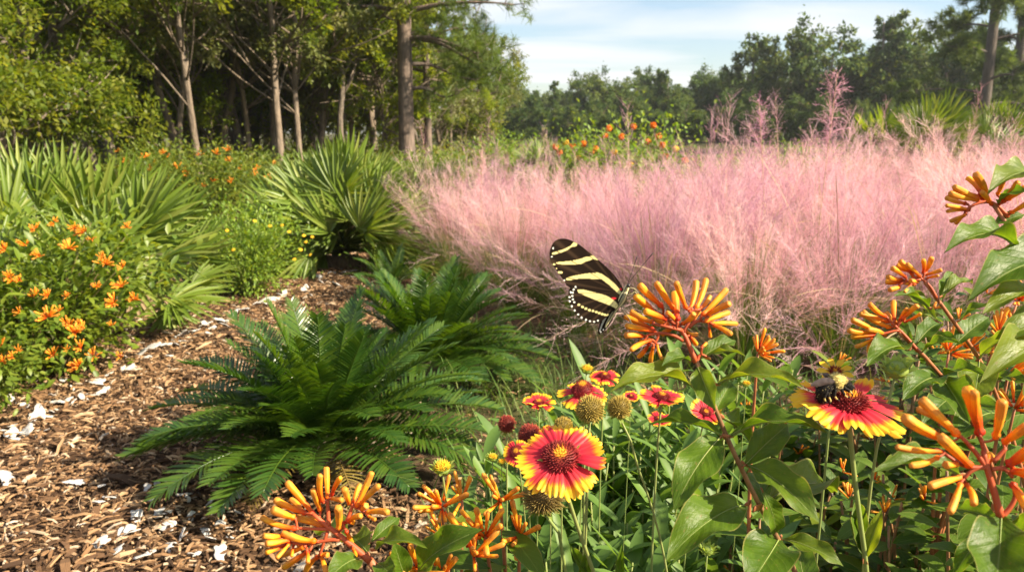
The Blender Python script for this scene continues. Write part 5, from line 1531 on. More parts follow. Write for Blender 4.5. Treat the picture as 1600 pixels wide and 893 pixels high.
def spiky(mb, c, n, r, h, K, sl, sw, full=False, cone=.5, cmap=None):
    """dome (or ball) of little florets; rnd attribute = colour coordinate"""
    n = Vector(n).normalized(); x = n.orthogonal().normalized(); y = n.cross(x)
    k = np.arange(K) + .5
    ct = 1 - k / K * (1.75 if full else 1.0)
    st = np.sqrt(np.maximum(0, 1 - ct * ct)); a = k * 2.39996
    loc_ = np.stack([st * np.cos(a) * r, st * np.sin(a) * r, ct * h], -1)
    A = np.array([list(x), list(y), list(n)])
    nrm = np.stack([st * np.cos(a), st * np.sin(a), ct * 1.0 + .15], -1); nrm /= np.linalg.norm(nrm, axis=1)[:, None]
    nrm = nrm + rng.normal(0, .16, nrm.shape)
    p = loc_ @ A + np.array(list(c)); d = nrm @ A
    t1 = np.cross(d, rdir(K)); t1 /= np.linalg.norm(t1, axis=1)[:, None]; t2 = np.cross(d, t1)
    L = sl * U(.7, 1.25, K)[:, None]
    V = np.stack([p + t1 * sw, p + t2 * sw, p - t1 * sw, p - t2 * sw, p + d * L * .7 + t1 * sw * cone, p + d * L * .7 + t2 * sw * cone, p + d * L * .7 - t1 * sw * cone, p + d * L * .7 - t2 * sw * cone, p + d * L], 1)
    q = [[0, 1, 5, 4], [1, 2, 6, 5], [2, 3, 7, 6], [3, 0, 4, 7]]
    tr = [[4, 5, 8], [5, 6, 8], [6, 7, 8], [7, 4, 8]]
    b = (np.arange(K) * 9)[:, None, None]
    rad = np.sqrt(np.maximum(0, 1 - ct * ct)) if cmap is None else cmap(k / K)
    rv = np.stack([rad] * 4 + [rad] * 4 + [rad], 1) if cmap is None else np.stack([rad * .3] * 4 + [rad * .8] * 4 + [np.minimum(1, rad * 1.3)], 1)
    mb.add(V, [(b + np.array(q)[None]).reshape(-1, 4), (b + np.array(tr)[None]).reshape(-1, 3)], None, rv.reshape(-1))
    # core
    ns, na = 8, 14
    th = np.linspace(0, math.pi * (.85 if full else .5), ns)
    Vc = []
    for q_ in th:
        for k2 in range(na):
            b2 = k2 * 2 * math.pi / na
            Vc.append(np.array([math.sin(q_) * math.cos(b2) * r * .97, math.sin(q_) * math.sin(b2) * r * .97, math.cos(q_) * h * .97]) @ A + np.array(list(c)))
    i, j = np.meshgrid(np.arange(ns - 1), np.arange(na), indexing='ij')
    F = np.stack([i * na + j, i * na + (j + 1) % na, (i + 1) * na + (j + 1) % na, (i + 1) * na + j], -1).reshape(-1, 4)
    mb.add(Vc, F, None, np.repeat(np.sin(th) if cmap is None else th * 0 + .1, na))

def sepals(root, c, n, r, K=14, up=.2, wd=.25):
    mb = MB()
    n = Vector(n).normalized(); x = n.orthogonal().normalized(); y = n.cross(x)
    a = np.arange(K) * 2 * math.pi / K + .2
    d = np.outer(np.cos(a), x) + np.outer(np.sin(a), y) + np.array(n) * up + rng.normal(0, .12, (K, 3))
    p0 = Vector(c) - n * r * .18
    leafs(mb, np.tile(np.array(p0), (K, 1)), d, np.tile(np.array(n), (K, 1)), r * U(.8, 1.15, K), r * wd, U(-.2, .7, K), .2, U(0, 1, K), 5, 'lance')
    q = [p0 - n * r * .28, p0 - n * r * .1, p0 + n * r * .1]
    tube(mb, q, [r * .10, r * .30, r * .45], 10, .4)
    built(mb, 'sepals', M['sepal'], root)

def fl_stem(root, head, n, via=None, r=.0016, curve=.02, mat='stem_green'):
    n = Vector(n).normalized()
    g = chain(root).translation
    pts = [g - Vector((0, 0, .02))]
    if via: pts += [at(*v) for v in via][::-1]
    pts += [head - n * r * 2] if via else [head - n * r * 9 + Vector((0, 0, -.012)), head - n * r * 2]
    mb = MB()
    stalk(mb, pts, [r * 1.3, r, r * .85], 8, k=26)
    built(mb, 'stem', M[mat], root)

def blanket(label, px, py, d, wpx, tilt, yaw=0, npet=16, via=None, lift=0.0, discf=.40, seed=1, root=None, layers=2, domeh=.62):
    """daisy head; tilt = degrees from straight up towards the viewer, yaw = sideways lean"""
    r_ = random.Random(seed)
    C = at(px, py, d); Rr = wpx / 2 * d / FPX
    n = Vector((math.sin(R(yaw)), -math.sin(R(tilt)), math.cos(R(tilt)))).normalized()
    g = root or (at(via[-1][0], via[-1][1], via[-1][2]) if via else C)
    g = Vector((g.x + (0 if via else r_.uniform(-.02, .03)), g.y + .03, 0))
    t = thing('blanket_flower', label, 'flower', g)
    fl_stem(t, C, n, via, Rr * .055)
    x = n.orthogonal().normalized(); y = n.cross(x)
    for k in range(npet):
        a = (k + r_.uniform(-.18, .18)) * 2 * math.pi / npet
        u = x * math.cos(a) + y * math.sin(a)
        el = R(lift + r_.uniform(-7, 7) - (5 if k % 2 else 0))
        dv = u * math.cos(el) + n * math.sin(el)
        nn = n * math.cos(el) - u * math.sin(el)
        nn = nn + dv.cross(nn) * r_.uniform(-.18, .18)
        B = C + u * Rr * .20 - n * Rr * (.02 + .03 * (k % 2))
        L = Rr * .82 * r_.uniform(.93, 1.06)
        inst(r_.choice(PET), 'petal', t, frame(B, dv, nn) @ Matrix.Scale(L, 4) @ Matrix.Diagonal((16 / npet * r_.uniform(.92, 1.1), 1, 1, 1)))
    mb = MB()
    spiky(mb, C - n * Rr * .02, n, Rr * discf, Rr * discf * domeh, 260, Rr * .085, Rr * .020)
    built(mb, 'disc', M['disc'], t)
    sepals(t, C - n * Rr * .05, n, Rr * .55)
    return t
G1 = blanket('large red and yellow blanket flower facing the viewer, open nearest the middle', 876, 714, .60, 137, 33, -4, 17, [(887, 775, .612), (905, 830, .63), (930, 900, .66)], 4, .40, 1)
G2 = blanket('large red and yellow blanket flower with the bumblebee on it', 1326, 628, .62, 168, 10, 2, 17, [(1327, 665, .625), (1338, 770, .64), (1352, 872, .66)], 3, .34, 2)
blanket('blanket flower with a dark red dome and drooping petals above the brown seed head', 911, 612, .86, 80, 12, -5, 11, None, -8, .42, 3, None, 2, 1.0)
blanket('small blanket flower with upturned petals at the left of the group', 842, 630, 1.0, 53, 8, 0, 12, None, 22, .36, 4)
blanket('small flat blanket flower at the top of the group beside the green bud', 945, 588, 1.1, 48, 12, 3, 13, None, 2, .40, 5)
blanket('blanket flower half in shade left of the central stem', 1034, 621, .93, 72, 8, 4, 13, None, 12, .36, 6)
blanket('yellow edged blanket flower directly behind the central stem', 1102, 645, .95, 52, 30, 10, 13, None, 20, .36, 7)
blanket('faded pink and yellow blanket flower low beside the central stem', 1030, 655, 1.1, 38, 15, 0, 11, None, 14, .4, 8)
blanket('faded red and yellow blanket flower half hidden behind the large open one', 808, 706, .80, 46, 40, -20, 12, None, 5, .5, 9)
blanket('small red blanket flower behind the yellow seed head', 862, 676, .98, 44, 20, 0, 11, None, -4, .6, 10)
blanket('tiny orange blanket flower beside the long firebush leaf', 986, 619, 1.05, 26, 20, 0, 10, None, 12, .4, 14)

def seedhead(label, px, py, d, wpx, matk, seed=1, via=None, K=380, n=(0, -.25, .97), sl=.16, cone=.5):
    C = at(px, py, d); r = wpx / 2 * d / FPX
    g = Vector((C.x + random.uniform(-.02, .02), C.y + .03, 0))
    if via: q = at(*via[-1]); g = Vector((q.x, q.y + .02, 0))
    t = thing('seed_head', label, 'seed head', g)
    fl_stem(t, C - Vector(n).normalized() * r * .7, n, via, r * .11)
    mb = MB(); spiky(mb, C, n, r * .86, r * .86, K, r * sl * 1.6, r * .045, True, cone, lambda q: .45 + .55 * rng.uniform(0, 1, len(q)))
    built(mb, 'seed_ball', M[matk], t)
    sepals(t, C - Vector(n).normalized() * r * .55, n, r * 1.05, 12, -.05, .3)
seedhead('round mustard seed head below the dark domed blanket flower', 922, 639, .80, 43, 'seed', 1)
seedhead('round mustard seed head on a slanting stem right of its twin', 968, 636, .82, 36, 'seed', 2, [(973, 655, .825), (990, 710, .83), (1018, 790, .85)])
seedhead('small yellow seed head behind the large open blanket flower', 880, 665, .92, 28, 'seed', 3)
seedhead('dark red seed head at the far left of the group', 792, 662, .92, 27, 'seed_red', 4)
seedhead('larger dark red seed head just left of the open blanket flower', 828, 680, .84, 36, 'seed_red', 5)
seedhead('big shaggy brown seed head right under the large open blanket flower', 848, 776, .63, 56, 'seed_brown', 6, [(862, 805, .635), (876, 850, .65), (886, 905, .66)], 420, (-.1, .15, .95), .30, .25)

def bud(label, px, py, d, wpx, via=None, yellow=True, seed=1, big=False):
    C = at(px, py, d); r = wpx / 2 * d / FPX
    g = Vector((C.x + random.uniform(-.02, .02), C.y + .03, 0))
    if via: q = at(*via[-1]); g = Vector((q.x, q.y + .02, 0))
    t = thing('flower_bud', label, 'flower bud', g)
    n = Vector((random.uniform(-.1, .1), -.2, 1)).normalized()
    fl_stem(t, C - n * r * .4, n, via, r * (.10 if big else .09))
    mb = MB()
    x = n.orthogonal().normalized(); y = n.cross(x)
    for ring, (K, up, ln) in enumerate([(13, .55, 1.0), (12, 1.3, .95), (9, 2.6, .75)]):
        a = np.arange(K) * 2 * math.pi / K + ring * .3
        d_ = np.outer(np.cos(a), x) + np.outer(np.sin(a), y) + np.array(n) * up
        leafs(mb, np.tile(np.array(C - n * r * .5), (K, 1)) + (np.outer(np.cos(a), x) + np.outer(np.sin(a), y)) * r * .25, d_, -(np.outer(np.cos(a), x) + np.outer(np.sin(a), y)) + np.array(n) * .3, r * 1.05 * ln * U(.85, 1.15, K), r * .30, U(-.5, .3, K), .25, U(0, 1, K), 5, 'lance')
    tube(mb, [C - n * r * .75, C - n * r * .5, C - n * r * .2, C + n * r * .15], [r * .12, r * .55, r * .62, r * .3], 10, .5)
    built(mb, 'bracts', M['sepal'], t)
    if yellow:
        mb = MB(); spiky(mb, C - n * r * .1, n, r * .5, r * .32, 90, r * .22, r * .05, False, .6, lambda q: .55 + .45 * rng.uniform(0, 1, len(q)))
        built(mb, 'florets', M['yellow'], t)
bud('small yellow green bud at the very top of the blanket flower group', 917, 575, 1.1, 26, None, True, 1)
bud('green bud with a yellow eye on a bare stem left of the blanket flowers', 691, 728, .80, 40, [(694, 760, .81), (700, 800, .84)], True, 2)
bud('small yellow bud between the single green bud and the blanket flower', 770, 713, .95, 22, None, True, 3)
bud('small yellow bud touching the left petals of the large open blanket flower', 784, 720, 1.0, 18, None, True, 4)
bud('large pale green bud on its own stem above and right of the bee', 1402, 571, .64, 58, [(1394, 605, .645), (1372, 690, .66), (1356, 800, .68), (1350, 880, .69)], False, 5, True)
bud('tiny green bud right of the central stem below the small firebush bloom', 1166, 598, 1.0, 18, None, True, 6)
bud('dry brown bud hanging low among leaves beside the central stem', 1106, 856, .80, 30, None, False, 7)

# ------------------------------------------------------------------ FOREGROUND: filler foliage of the bed
def lance_bed(label, loc, n, h, spread, seed, s=1.0):
    """upright blanket flower foliage: leafy stems"""
    r_ = np.random.default_rng(seed)
    t = thing('blanket_flower_plant', label, 'plant', loc, 0, 'leafy blanket flower plants in the bed')
    sb, lb = MB(), MB()
    for k in range(n):
        a = r_.uniform(0, 6.28); q = spread * r_.uniform(.1, 1)
        b = Vector(loc) + Vector((math.cos(a) * q * .5, math.sin(a) * q * .5, -.02))
        e = Vector(loc) + Vector((math.cos(a) * q, math.sin(a) * q, h * r_.uniform(.65, 1.05)))
        P = catmull([tuple(b), tuple((b + e) / 2 + Vector((0, 0, .03))), tuple(e)], 9)
        tube(sb, P, np.linspace(.0028, .0014, 9), 6)
        K = 20
        ti = np.linspace(.10, .99, K) * 7.99; i0 = ti.astype(int); fr = (ti - i0)[:, None]
        pos = P[i0] * (1 - fr) + P[i0 + 1] * fr
        az = np.arange(K) * 2.4 + r_.uniform(0, 6)
        up = .5 + 1.1 * np.linspace(0, 1, K) ** 2
        d = np.stack([np.cos(az), np.sin(az), up], -1)
        nn = np.stack([-np.cos(az) * .7, -np.sin(az) * .7, np.ones(K)], -1)
        leafs(lb, pos, d, nn, .085 * s * r_.uniform(.6, 1.25, K), .019 * s * r_.uniform(.7, 1.2, K), r_.uniform(.1, .9, K), .3, r_.uniform(0, 1, K), 6, 'lance')
    built(sb, 'stems', M['stem_green'], t)
    built(lb, 'foliage', M['gd_leaf'], t)
    return t
for k, (px, d, h, lab) in enumerate([
    (800, 1.22, .36, 'grey green leafy plant left of the bed, under the brown seed head'), (870, 1.30, .40, 'grey green leafy plant behind the stem of the large open flower'), (925, 1.45, .44, 'grey green leafy plant below the twin mustard seed heads'),
    (985, 1.20, .42, 'grey green leafy plant between the seed heads and the central stem'), (1045, 1.42, .46, 'grey green leafy plant under the half shaded blanket flower'), (1095, 1.25, .44, 'grey green leafy plant in the middle just left of the central stem'),
    (935, 1.05, .36, 'grey green leafy plant at the bottom edge beside the slanting stems'), (1030, 1.02, .38, 'grey green leafy plant at the bottom edge left of the big lower leaf'), (1150, 1.55, .46, 'grey green leafy plant behind the central stem'),
    (860, 1.02, .34, 'grey green leafy plant at the bottom edge under the big flower'), (1110, 1.0, .38, 'grey green leafy plant at the bottom edge by the brown bud')]):
    lance_bed(lab, gx(px, d), 22, h + .05, .17, 200 + k, 1.15)
def upright_leaf(px, py, px2, py2, d, w, root):
    leaf(root, (px, py, d), (px2, py2, d + .01), w, 70, 0)
for (b, t_) in [((905, 930, .78), (918, 852, .78)), ((965, 935, .80), (972, 848, .80)), ((935, 925, .76), (890, 850, .80))]:
    leaf(G1, b, t_, .20, 72, 0)
leaf(G2, (1352, 872, .66), (1378, 795, .66), .32, 72, 0); leaf(G2, (1348, 870, .66), (1340, 780, .70), .28, 72, 3)
leaf(G2, (1354, 874, .66), (1330, 800, .69), .26, 70, 0)

def fb_fill(label, loc, n, h, spread, seed, yel=0, L=.075, mat='fb_leaf_dark'):
    r_ = np.random.default_rng(seed)
    t = thing('firebush', label, 'shrub', loc, 0, 'leafy firebushes filling the bed')
    sb, lb = MB(), MB()
    tips = []
    for k in range(n):
        a = r_.uniform(0, 6.28); q = spread * r_.uniform(.05, 1)
        b = Vector(loc) + Vector((math.cos(a) * q * .3, math.sin(a) * q * .3, -.02))
        e = Vector(loc) + Vector((math.cos(a) * q, math.sin(a) * q, h * r_.uniform(.7, 1.03)))
        P = catmull([tuple(b), tuple((b + e) / 2 + Vector((r_.normal(0, .015), r_.normal(0, .015), .03))), tuple(e)], 11)
        tips.append(e)
        tube(sb, P, np.linspace(.0042, .0018, 11), 6)
        nw = 9
        for w_ in range(nw):
            q2 = .12 + .87 * w_ / (nw - 1)
            ti = q2 * 9.99; i0 = int(ti); pos = P[i0] * (1 - ti + i0) + P[i0 + 1] * (ti - i0)
            K = 3
            az = np.arange(K) * 2 * math.pi / 3 + w_ * 1.05 + r_.uniform(-.3, .3, K) + a
            upz = r_.uniform(-.05, .5, K) + (.6 if w_ == nw - 1 else 0)
            d = np.stack([np.cos(az), np.sin(az), upz], -1)
            nn = np.stack([-np.cos(az) * .35, -np.sin(az) * .35 - .15, np.ones(K)], -1)
            sz = L * r_.uniform(.65, 1.2, K) * (1 - .35 * max(0, q2 - .8) / .2)
            leafs(lb, pos + d * .008, d, nn, sz, sz * r_.uniform(.33, .44, K), r_.uniform(.2, 1.1, K), .22, r_.uniform(0, 1, K), 7)
    built(sb, 'stems', M['fb_stem'], t)
    built(lb, 'foliage', M[mat], t)
    for k in range(yel):
        c = tips[k % len(tips)] + Vector((r_.normal(0, .02), r_.normal(0, .02), .012))
        add_cluster(t, c, (r_.normal(0, .3), -.3, .9), .022, 7, name='blossom')
    return t
for k, (px, d, h, n, yel, lab) in enumerate([
    (1200, 1.12, .42, 13, 2, 'leafy firebush low behind the central stem'), (1285, .98, .44, 13, 2, 'leafy firebush under the bee flower'), (1375, 1.12, .50, 14, 3, 'leafy firebush between the bee flower stem and the nearest florets'),
    (1470, .98, .50, 13, 2, 'leafy firebush below the nearest orange florets'), (1560, 1.1, .60, 14, 2, 'leafy firebush at right behind the nearest florets'), (1640, .95, .62, 13, 2, 'leafy firebush at the right edge'),
    (1250, 1.45, .50, 14, 6, 'leafy firebush with yellow buds behind the bee flower'), (1340, 1.5, .54, 14, 5, 'leafy firebush with small yellow buds under the green bud'), (1450, 1.4, .58, 14, 3, 'leafy firebush under the lower middle right cluster'),
    (1550, 1.45, .68, 14, 4, 'leafy firebush behind the right hand branches'), (1640, 1.35, .74, 14, 3, 'tall leafy firebush at the right edge behind the upper right branch'), (1170, 1.5, .46, 12, 5, 'leafy firebush with yellow buds behind the central stem'),
    (1420, .82, .40, 11, 0, 'leafy firebush at the bottom edge right of the bee flower stem'), (1240, .84, .36, 11, 0, 'leafy firebush at the bottom edge right of the central stem'), (720, .98, .30, 9, 3, 'leafy firebush at the bottom edge under the small bloom pair'), (800, .88, .30, 9, 1, 'leafy firebush at the bottom edge under the reddish buds')]):
    fb_fill(lab, gx(px, d), n, h, .17, 300 + k, yel)

# ------------------------------------------------------------------ BUTTERFLY
DB = .625
def cpt(x, y, dz=0.0):
    return at(820 + x / 3.435, 340 + y / 3.435, DB + dz)
def smooth_closed(p, n):
    p = [np.array(q, float) for q in p]
    k = len(p); out = []
    for t in np.linspace(0, k, n, endpoint=False):
        i = int(t); u = t - i
        a, b, c, d = p[(i - 1) % k], p[i % k], p[(i + 1) % k], p[(i + 2) % k]
        out.append(.5 * (2 * b + (c - a) * u + (2 * a - 5 * b + 4 * c - d) * u * u + (3 * b - a - 3 * c + d) * u ** 3))
    return np.array(out)
def inpoly(P, poly):
    x, y = P[:, 0], P[:, 1]; c = np.zeros(len(P), bool)
    q = np.array(poly, float); j = len(q) - 1
    for i in range(len(q)):
        xi, yi = q[i]; xj, yj = q[j]
        c ^= ((yi > y) != (yj > y)) & (x < (xj - xi) * (y - yi) / (yj - yi + 1e-12) + xi)
        j = i
    return c
YEL, RED, WHT, BLK = (.74, .64, .27), (.62, .03, .04), (.74, .74, .66), (.014, .008, .005)
def wing(outline, marks, dots_, name, mats, root, dz0, slope, side=1, step=3.0):
    ol = smooth_closed(outline, 140)
    x0, y0 = ol.min(0); x1, y1 = ol.max(0)
    gx_, gy_ = np.meshgrid(np.arange(x0, x1, step), np.arange(y0, y1, step))
    G = np.stack([gx_.ravel() + step * .5 * (np.round(gy_.ravel() / step) % 2), gy_.ravel()], -1)
    ins = inpoly(G, ol)
    G = G[ins]
    dd = np.min(np.linalg.norm(G[:, None] - ol[None, ::2], axis=2), 1)
    G = G[dd > step * .6]
    allp = np.vstack([ol, G])
    r = delaunay_2d_cdt([Vector(p) for p in allp], [(i, (i + 1) % 140) for i in range(140)], [], 1, 1e-4)
    P2 = np.array([list(v) for v in r[0]]); F = r[2]
    col = np.tile(np.array(BLK), (len(P2), 1))
    # soft brown veining (wing scales thin out between the veins)
    hx, hy = (515, 400)
    a = np.arctan2(P2[:, 1] - hy, hx - P2[:, 0])
    col += (np.clip(np.sin(a * 26), 0, 1) ** 3)[:, None] * np.array([.030, .018, .010])
    for poly, c in marks:
        m = inpoly(P2, smooth_closed(poly, 60)); col[m] = c
    vein = (np.sin(a * 21 + 1.0) > .975) & (col.sum(1) > .9); col[vein] = (.25, .20, .09)
    for (x, y, rx, ry), c in dots_:
        m = ((P2[:, 0] - x) / rx) ** 2 + ((P2[:, 1] - y) / ry) ** 2 < 1; col[m] = c
    V = []
    for (x, y) in P2:
        s = (515 - x) / 400
        V.append(cpt(x, y, dz0 + slope * s + .0022 * math.sin(s * 3) ))
    mb = MB(); mb.add(np.array([list(v) for v in V]), np.array([list(f) for f in F]), P2 / 600)
    o = built(mb, name, mats, root)
    ca = o.data.color_attributes.new('scales', 'FLOAT_COLOR', 'POINT')
    ca.data.foreach_set('color', np.hstack([col, np.ones((len(col), 1))]).astype(np.float32).reshape(-1))
    return o
def wing_mat():
    m, t = mat_new('butterfly_wing')
    a = nd(t, 'ShaderNodeAttribute', attribute_name='scales').outputs['Color']
    finish(t, a, .85, .15, a, .08)
    return m
M['wing'] = wing_mat()
FWO = [(520, 382), (482, 316), (430, 260), (380, 215), (330, 175), (280, 137), (230, 115), (190, 113), (158, 128), (140, 160), (132, 200), (141, 240), (165, 276), (190, 310), (213, 343), (236, 370), (300, 362), (400, 372), (510, 412)]
FWM = [([(150, 198), (152, 187), (205, 170), (245, 150), (262, 132), (282, 140), (275, 152), (250, 158), (225, 175), (185, 190)], YEL),
       ([(172, 246), (178, 238), (240, 232), (300, 220), (322, 211), (362, 209), (366, 222), (325, 236), (300, 248), (230, 252)], YEL),
       ([(353, 204), (375, 205), (398, 220), (390, 227), (365, 218)], YEL),
       ([(222, 328), (240, 317), (300, 304), (350, 297), (385, 301), (410, 327), (380, 329), (300, 326), (235, 336)], YEL),
       ([(380, 294), (412, 301), (450, 326), (490, 361), (516, 398), (508, 411), (480, 386), (440, 351), (402, 320)], YEL)]
FWD = [((190, 293, 13, 7), YEL), ((157, 250, 8, 4), YEL), ((145, 209, 5, 4), WHT), ((152, 163, 4, 6), WHT), ((212, 336, 5, 4), WHT), ((516, 383, 7, 7), RED), ((170, 272, 4, 3), YEL)]
HWO = [(512, 420), (460, 376), (400, 350), (340, 336), (290, 341), (256, 361), (237, 390), (233, 430), (245, 470), (265, 502), (290, 531), (320, 553), (350, 565), (380, 567), (410, 556), (440, 531), (470, 506), (495, 481), (508, 450)]
HWM = [([(285, 386), (310, 385), (370, 399), (440, 419), (480, 444), (498, 465), (492, 489), (470, 476), (420, 456), (360, 433), (310, 412), (288, 401)], YEL)]
HWD = [((x, y, 8, 6.5), YEL) for x, y in [(290, 467), (310, 478), (328, 487), (347, 495), (366, 500), (384, 505), (400, 511), (415, 516), (430, 520), (445, 522)]] + \
      [((x, y, 5.5, 5.5), WHT) for x, y in [(272, 371), (262, 385), (257, 402), (255, 420), (258, 437), (265, 452), (240, 425), (241, 448), (252, 475), (268, 497), (287, 519), (305, 535), (328, 547), (350, 555), (372, 557), (392, 552), (247, 400)]] + [((478, 432, 13, 6), RED)]
bf = thing('butterfly', 'black butterfly with pale yellow stripes clinging to the central flower cluster', 'butterfly', tuple(cpt(530, 450)))
wing(HWO, HWM, HWD, 'hindwing', M['wing'], bf, -.0012, -.004)
wing(FWO, FWM, FWD, 'forewing', M['wing'], bf, 0, -.003)
wing([(x + 10, y + 6) for x, y in FWO], FWM, [], 'forewing', M['wing'], bf, .0042, .012, -1, 5.0)
wing([(505, 440), (480, 440), (440, 470), (412, 530), (396, 590), (392, 615), (402, 625), (428, 604), (458, 566), (480, 520), (498, 480)], [([(445, 500), (452, 503), (425, 560), (405, 606), (400, 604), (418, 552)], (.55, .55, .5))],
     [((x, y, 3.5, 5), WHT) for x, y in [(408, 612), (422, 600), (436, 585), (448, 568), (458, 552), (467, 534)]], 'hindwing', M['wing'], bf, .0036, .006, -1, 2.5)
def stripe_mat(name, c0, c1, sc_):
    m, t = mat_new(name)
    u, v, uv = uvs(t)
    s_ = mth(t, 'SINE', mth(t, 'MULTIPLY', u, sc_))
    f = mth(t, 'GREATER_THAN', mth(t, 'ADD', s_, mth(t, 'MULTIPLY', mth(t, 'SUBTRACT', noise(t, 6, 3, uv), .5), .8)), .45)
    finish(t, mixc(t, f, c0, c1), .6, spec=.3)
    return m
M['bf_body'] = stripe_mat('butterfly_body', (.018, .012, .010), (.62, .56, .30), 25.0)
M['black'] = simple('insect_black', (.014, .012, .011), .4, .5)
mb = MB()
px_ = 1 / 3.435 * DB / FPX
q = catmull([tuple(cpt(x, y, z_)) for x, y, z_ in [(430, 590, .003), (455, 545, .003), (490, 490, .002), (512, 455, .001), (530, 420, 0), (542, 392, 0), (549, 372, -.0005), (556, 358, -.0005)]], 30)
tube(mb, q, np.interp(np.linspace(0, 1, 30), [0, .08, .25, .48, .58, .68, .80, .84, .89, .95, 1], [2, 7, 10, 11, 19, 24, 20, 13, 17, 15, 5]) * px_, 12)
for pts in [[(540, 440), (562, 432), (584, 420), (600, 430)], [(545, 420), (570, 410), (592, 398), (600, 412)], [(525, 468), (518, 490), (545, 520), (570, 560), (577, 600)], [(530, 465), (540, 500), (560, 520)], [(560, 378), (585, 380), (600, 395), (612, 410)]]:
    q = catmull([tuple(cpt(x, y, -.001)) for x, y in pts], 10)
    tube(mb, q, np.linspace(4.2, 2.4, 10) * px_, 5)
built(mb, 'body', M['bf_body'], bf)
for pts in [[(557, 350), (600, 295), (650, 235), (690, 187)], [(555, 345), (572, 300), (588, 250), (604, 206)]]:
    mb = MB()
    q = catmull([tuple(cpt(x, y, .0005 if pts[-1][0] < 650 else -.001)) for x, y in pts], 16)
    tube(mb, q, np.interp(np.linspace(0, 1, 16), [0, .75, .9, 1], [1.6, 1.5, 3.2, 2.2]) * px_, 6)
    built(mb, 'antenna', M['black'], bf)
mb = MB(); e = cpt(556, 364, -.0022)
tube(mb, [e + Vector((0, k * px_ * 11, 0)) for k in (-1, -.8, -.4, 0, .6)], np.array([1, 6, 10, 11, 8]) * px_, 10)
built(mb, 'eye', M['black'], bf)

# ------------------------------------------------------------------ BUMBLEBEE
Db = .612
def bp(x, y, dz=0.0): return at(1200 + x / 2.395, 520 + y / 2.395, Db + dz)
bu = Db / FPX / 2.395
bee = thing('bumblebee', 'black and yellow bumblebee feeding on the blanket flower at right', 'bumblebee', tuple(bp(250, 240)))
def bee_mat():
    m, t = mat_new('bee_body')
    u, v, uv = uvs(t)
    c = ramp(t, v, [(0, (.012, .010, .009)), (.50, (.016, .012, .010)), (.56, (.55, .42, .12)), (.76, (.58, .46, .15)), (.82, (.014, .012, .010)), (1, (.012, .01, .01))])
    finish(t, c, .75, spec=.25, bump=noise(t, 60, 4, uv), bstr=.6, bdist=.001)
    return m
M['bee'] = bee_mat()
def fuzz_mat():
    m, t = mat_new('bee_fuzz')
    a = nd(t, 'ShaderNodeAttribute', attribute_name='rnd').outputs['Fac']
    finish(t, ramp(t, a, [(0, (.015, .012, .01)), (.45, (.02, .016, .012)), (.55, (.62, .50, .18)), (1, (.74, .64, .30))]), .8, .2, None, .2)
    return m
M['fuzz'] = fuzz_mat()
M['beewing'] = simple('bee_wing', (.10, .075, .07), .3, .5, .35, .3, 300)
bc = catmull([tuple(bp(x, y, z_)) for x, y, z_ in [(203, 262, .002), (206, 230, .001), (218, 205, 0), (240, 188, 0), (262, 183, 0), (280, 186, 0), (294, 196, -.001), (304, 210, -.002), (306, 222, -.002)]], 34)
br = np.interp(np.linspace(0, 1, 34), [0, .1, .28, .42, .50, .62, .73, .79, .87, .95, 1], [4, 22, 33, 30, 28, 34, 27, 17, 20, 15, 4]) * bu
mb = MB(); tube(mb, bc, br, 18)
for pts in [[(240, 205), (226, 235), (235, 255), (228, 270)], [(255, 210), (250, 235), (268, 255)], [(275, 208), (285, 228), (300, 240), (308, 238)], [(285, 205), (305, 215), (318, 235)], [(225, 220), (212, 248), (222, 262)]]:
    q = catmull([tuple(bp(x, y, -.006)) for x, y in pts], 8); tube(mb, q, np.linspace(5.5, 2.2, 8) * bu, 6)
built(mb, 'body', M['bee'], bee)
mb = MB()
K = 2600
kk = rng.integers(1, 32, K); T = np.gradient(bc, axis=0); T /= np.linalg.norm(T, axis=1)[:, None]
rv = rdir(K); rv -= T[kk] * (rv * T[kk]).sum(1)[:, None]; rv /= np.linalg.norm(rv, axis=1)[:, None]
p0 = bc[kk] + rv * (br[kk] * .96)[:, None] + T[kk] * (U(-.5, .5, K) * np.linalg.norm(bc[1] - bc[0]))[:, None]
dv = rv * .8 + rdir(K) * .5 - T[kk] * .4
vv = kk / 33
yb_ = ((vv > .52) & (vv < .79)) ^ (rng.random(K) < .06)
l = 8.5 * bu * U(.6, 1.3, K)
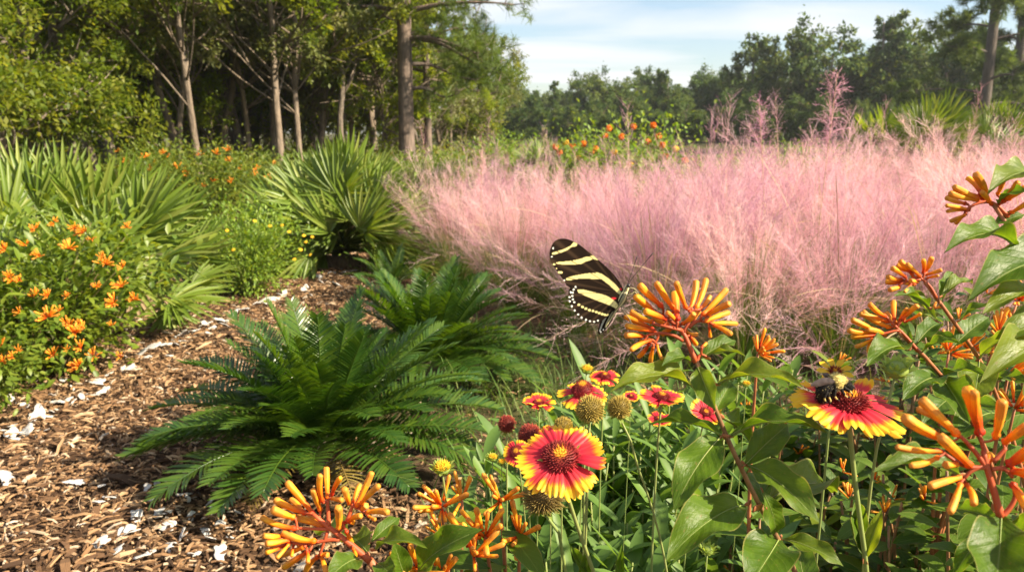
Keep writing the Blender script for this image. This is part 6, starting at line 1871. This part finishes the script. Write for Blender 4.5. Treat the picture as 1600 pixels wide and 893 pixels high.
ribbons(mb, np.stack([p0, p0 + dv * (l * .6)[:, None], p0 + dv * l[:, None]], 1), np.array([1.5, 1.2, .3]) * bu, np.cross(dv, rdir(K)), np.where(yb_, U(.6, 1, K), U(0, .4, K)))
o = built(mb, 'fuzz', M['fuzz'], bee)
for (pts, z0) in [([(250, 178), (225, 166), (195, 170), (168, 184), (160, 197), (185, 200), (215, 194), (242, 188)], -.006), ([(256, 176), (240, 160), (222, 150), (205, 152), (210, 163), (232, 174)], .004)]:
    mb = MB()
    ol = smooth_closed(pts, 40); c0 = ol.mean(0)
    V = [bp(c0[0], c0[1], z0 - .001)] + [bp(x, y, z0) for x, y in ol]
    mb.add(np.array([list(v) for v in V]), np.array([[0, 1 + k, 1 + (k + 1) % 40] for k in range(40)]), None)
    built(mb, 'wing', M['beewing'], bee)
for sg in (-1, 1):
    mb = MB(); q = catmull([tuple(bp(x, y, -.002 + sg * .002)) for x, y in [(306, 205), (318, 198), (326, 208)]], 8)
    tube(mb, q, 1.6 * bu, 5); built(mb, 'antenna', M['black'], bee)
# yellow bloom behind the bee
yf = thing('yellow_flower', 'small yellow flower with a dark centre behind the bumblebee', 'flower', tuple(Vector((at(1305, 585, .72).x, at(1305, 585, .72).y, 0))))
c = at(1304, 582, .74)
mb = MB(); K = 9; n = Vector((-.1, -.5, .8)).normalized(); x = n.orthogonal().normalized(); y = n.cross(x)
a = np.arange(K) * 2 * math.pi / K
leafs(mb, np.tile(np.array(c), (K, 1)), np.outer(np.cos(a), x) + np.outer(np.sin(a), y) + np.array(n) * .35, np.tile(np.array(n), (K, 1)), .017, .007, .4, .2, .5, 5, 'spoon')
built(mb, 'petals', M['yellow'], yf)
mb = MB(); spiky(mb, c, n, .005, .004, 60, .003, .0006); built(mb, 'disc', M['disc'], yf)
mb = MB(); stalk(mb, [Vector((c.x, c.y + .03, -.02)), Vector((c.x, c.y + .015, .4)), c], [.0016, .0014, .0012], 6); built(mb, 'stem', M['stem_green'], yf)
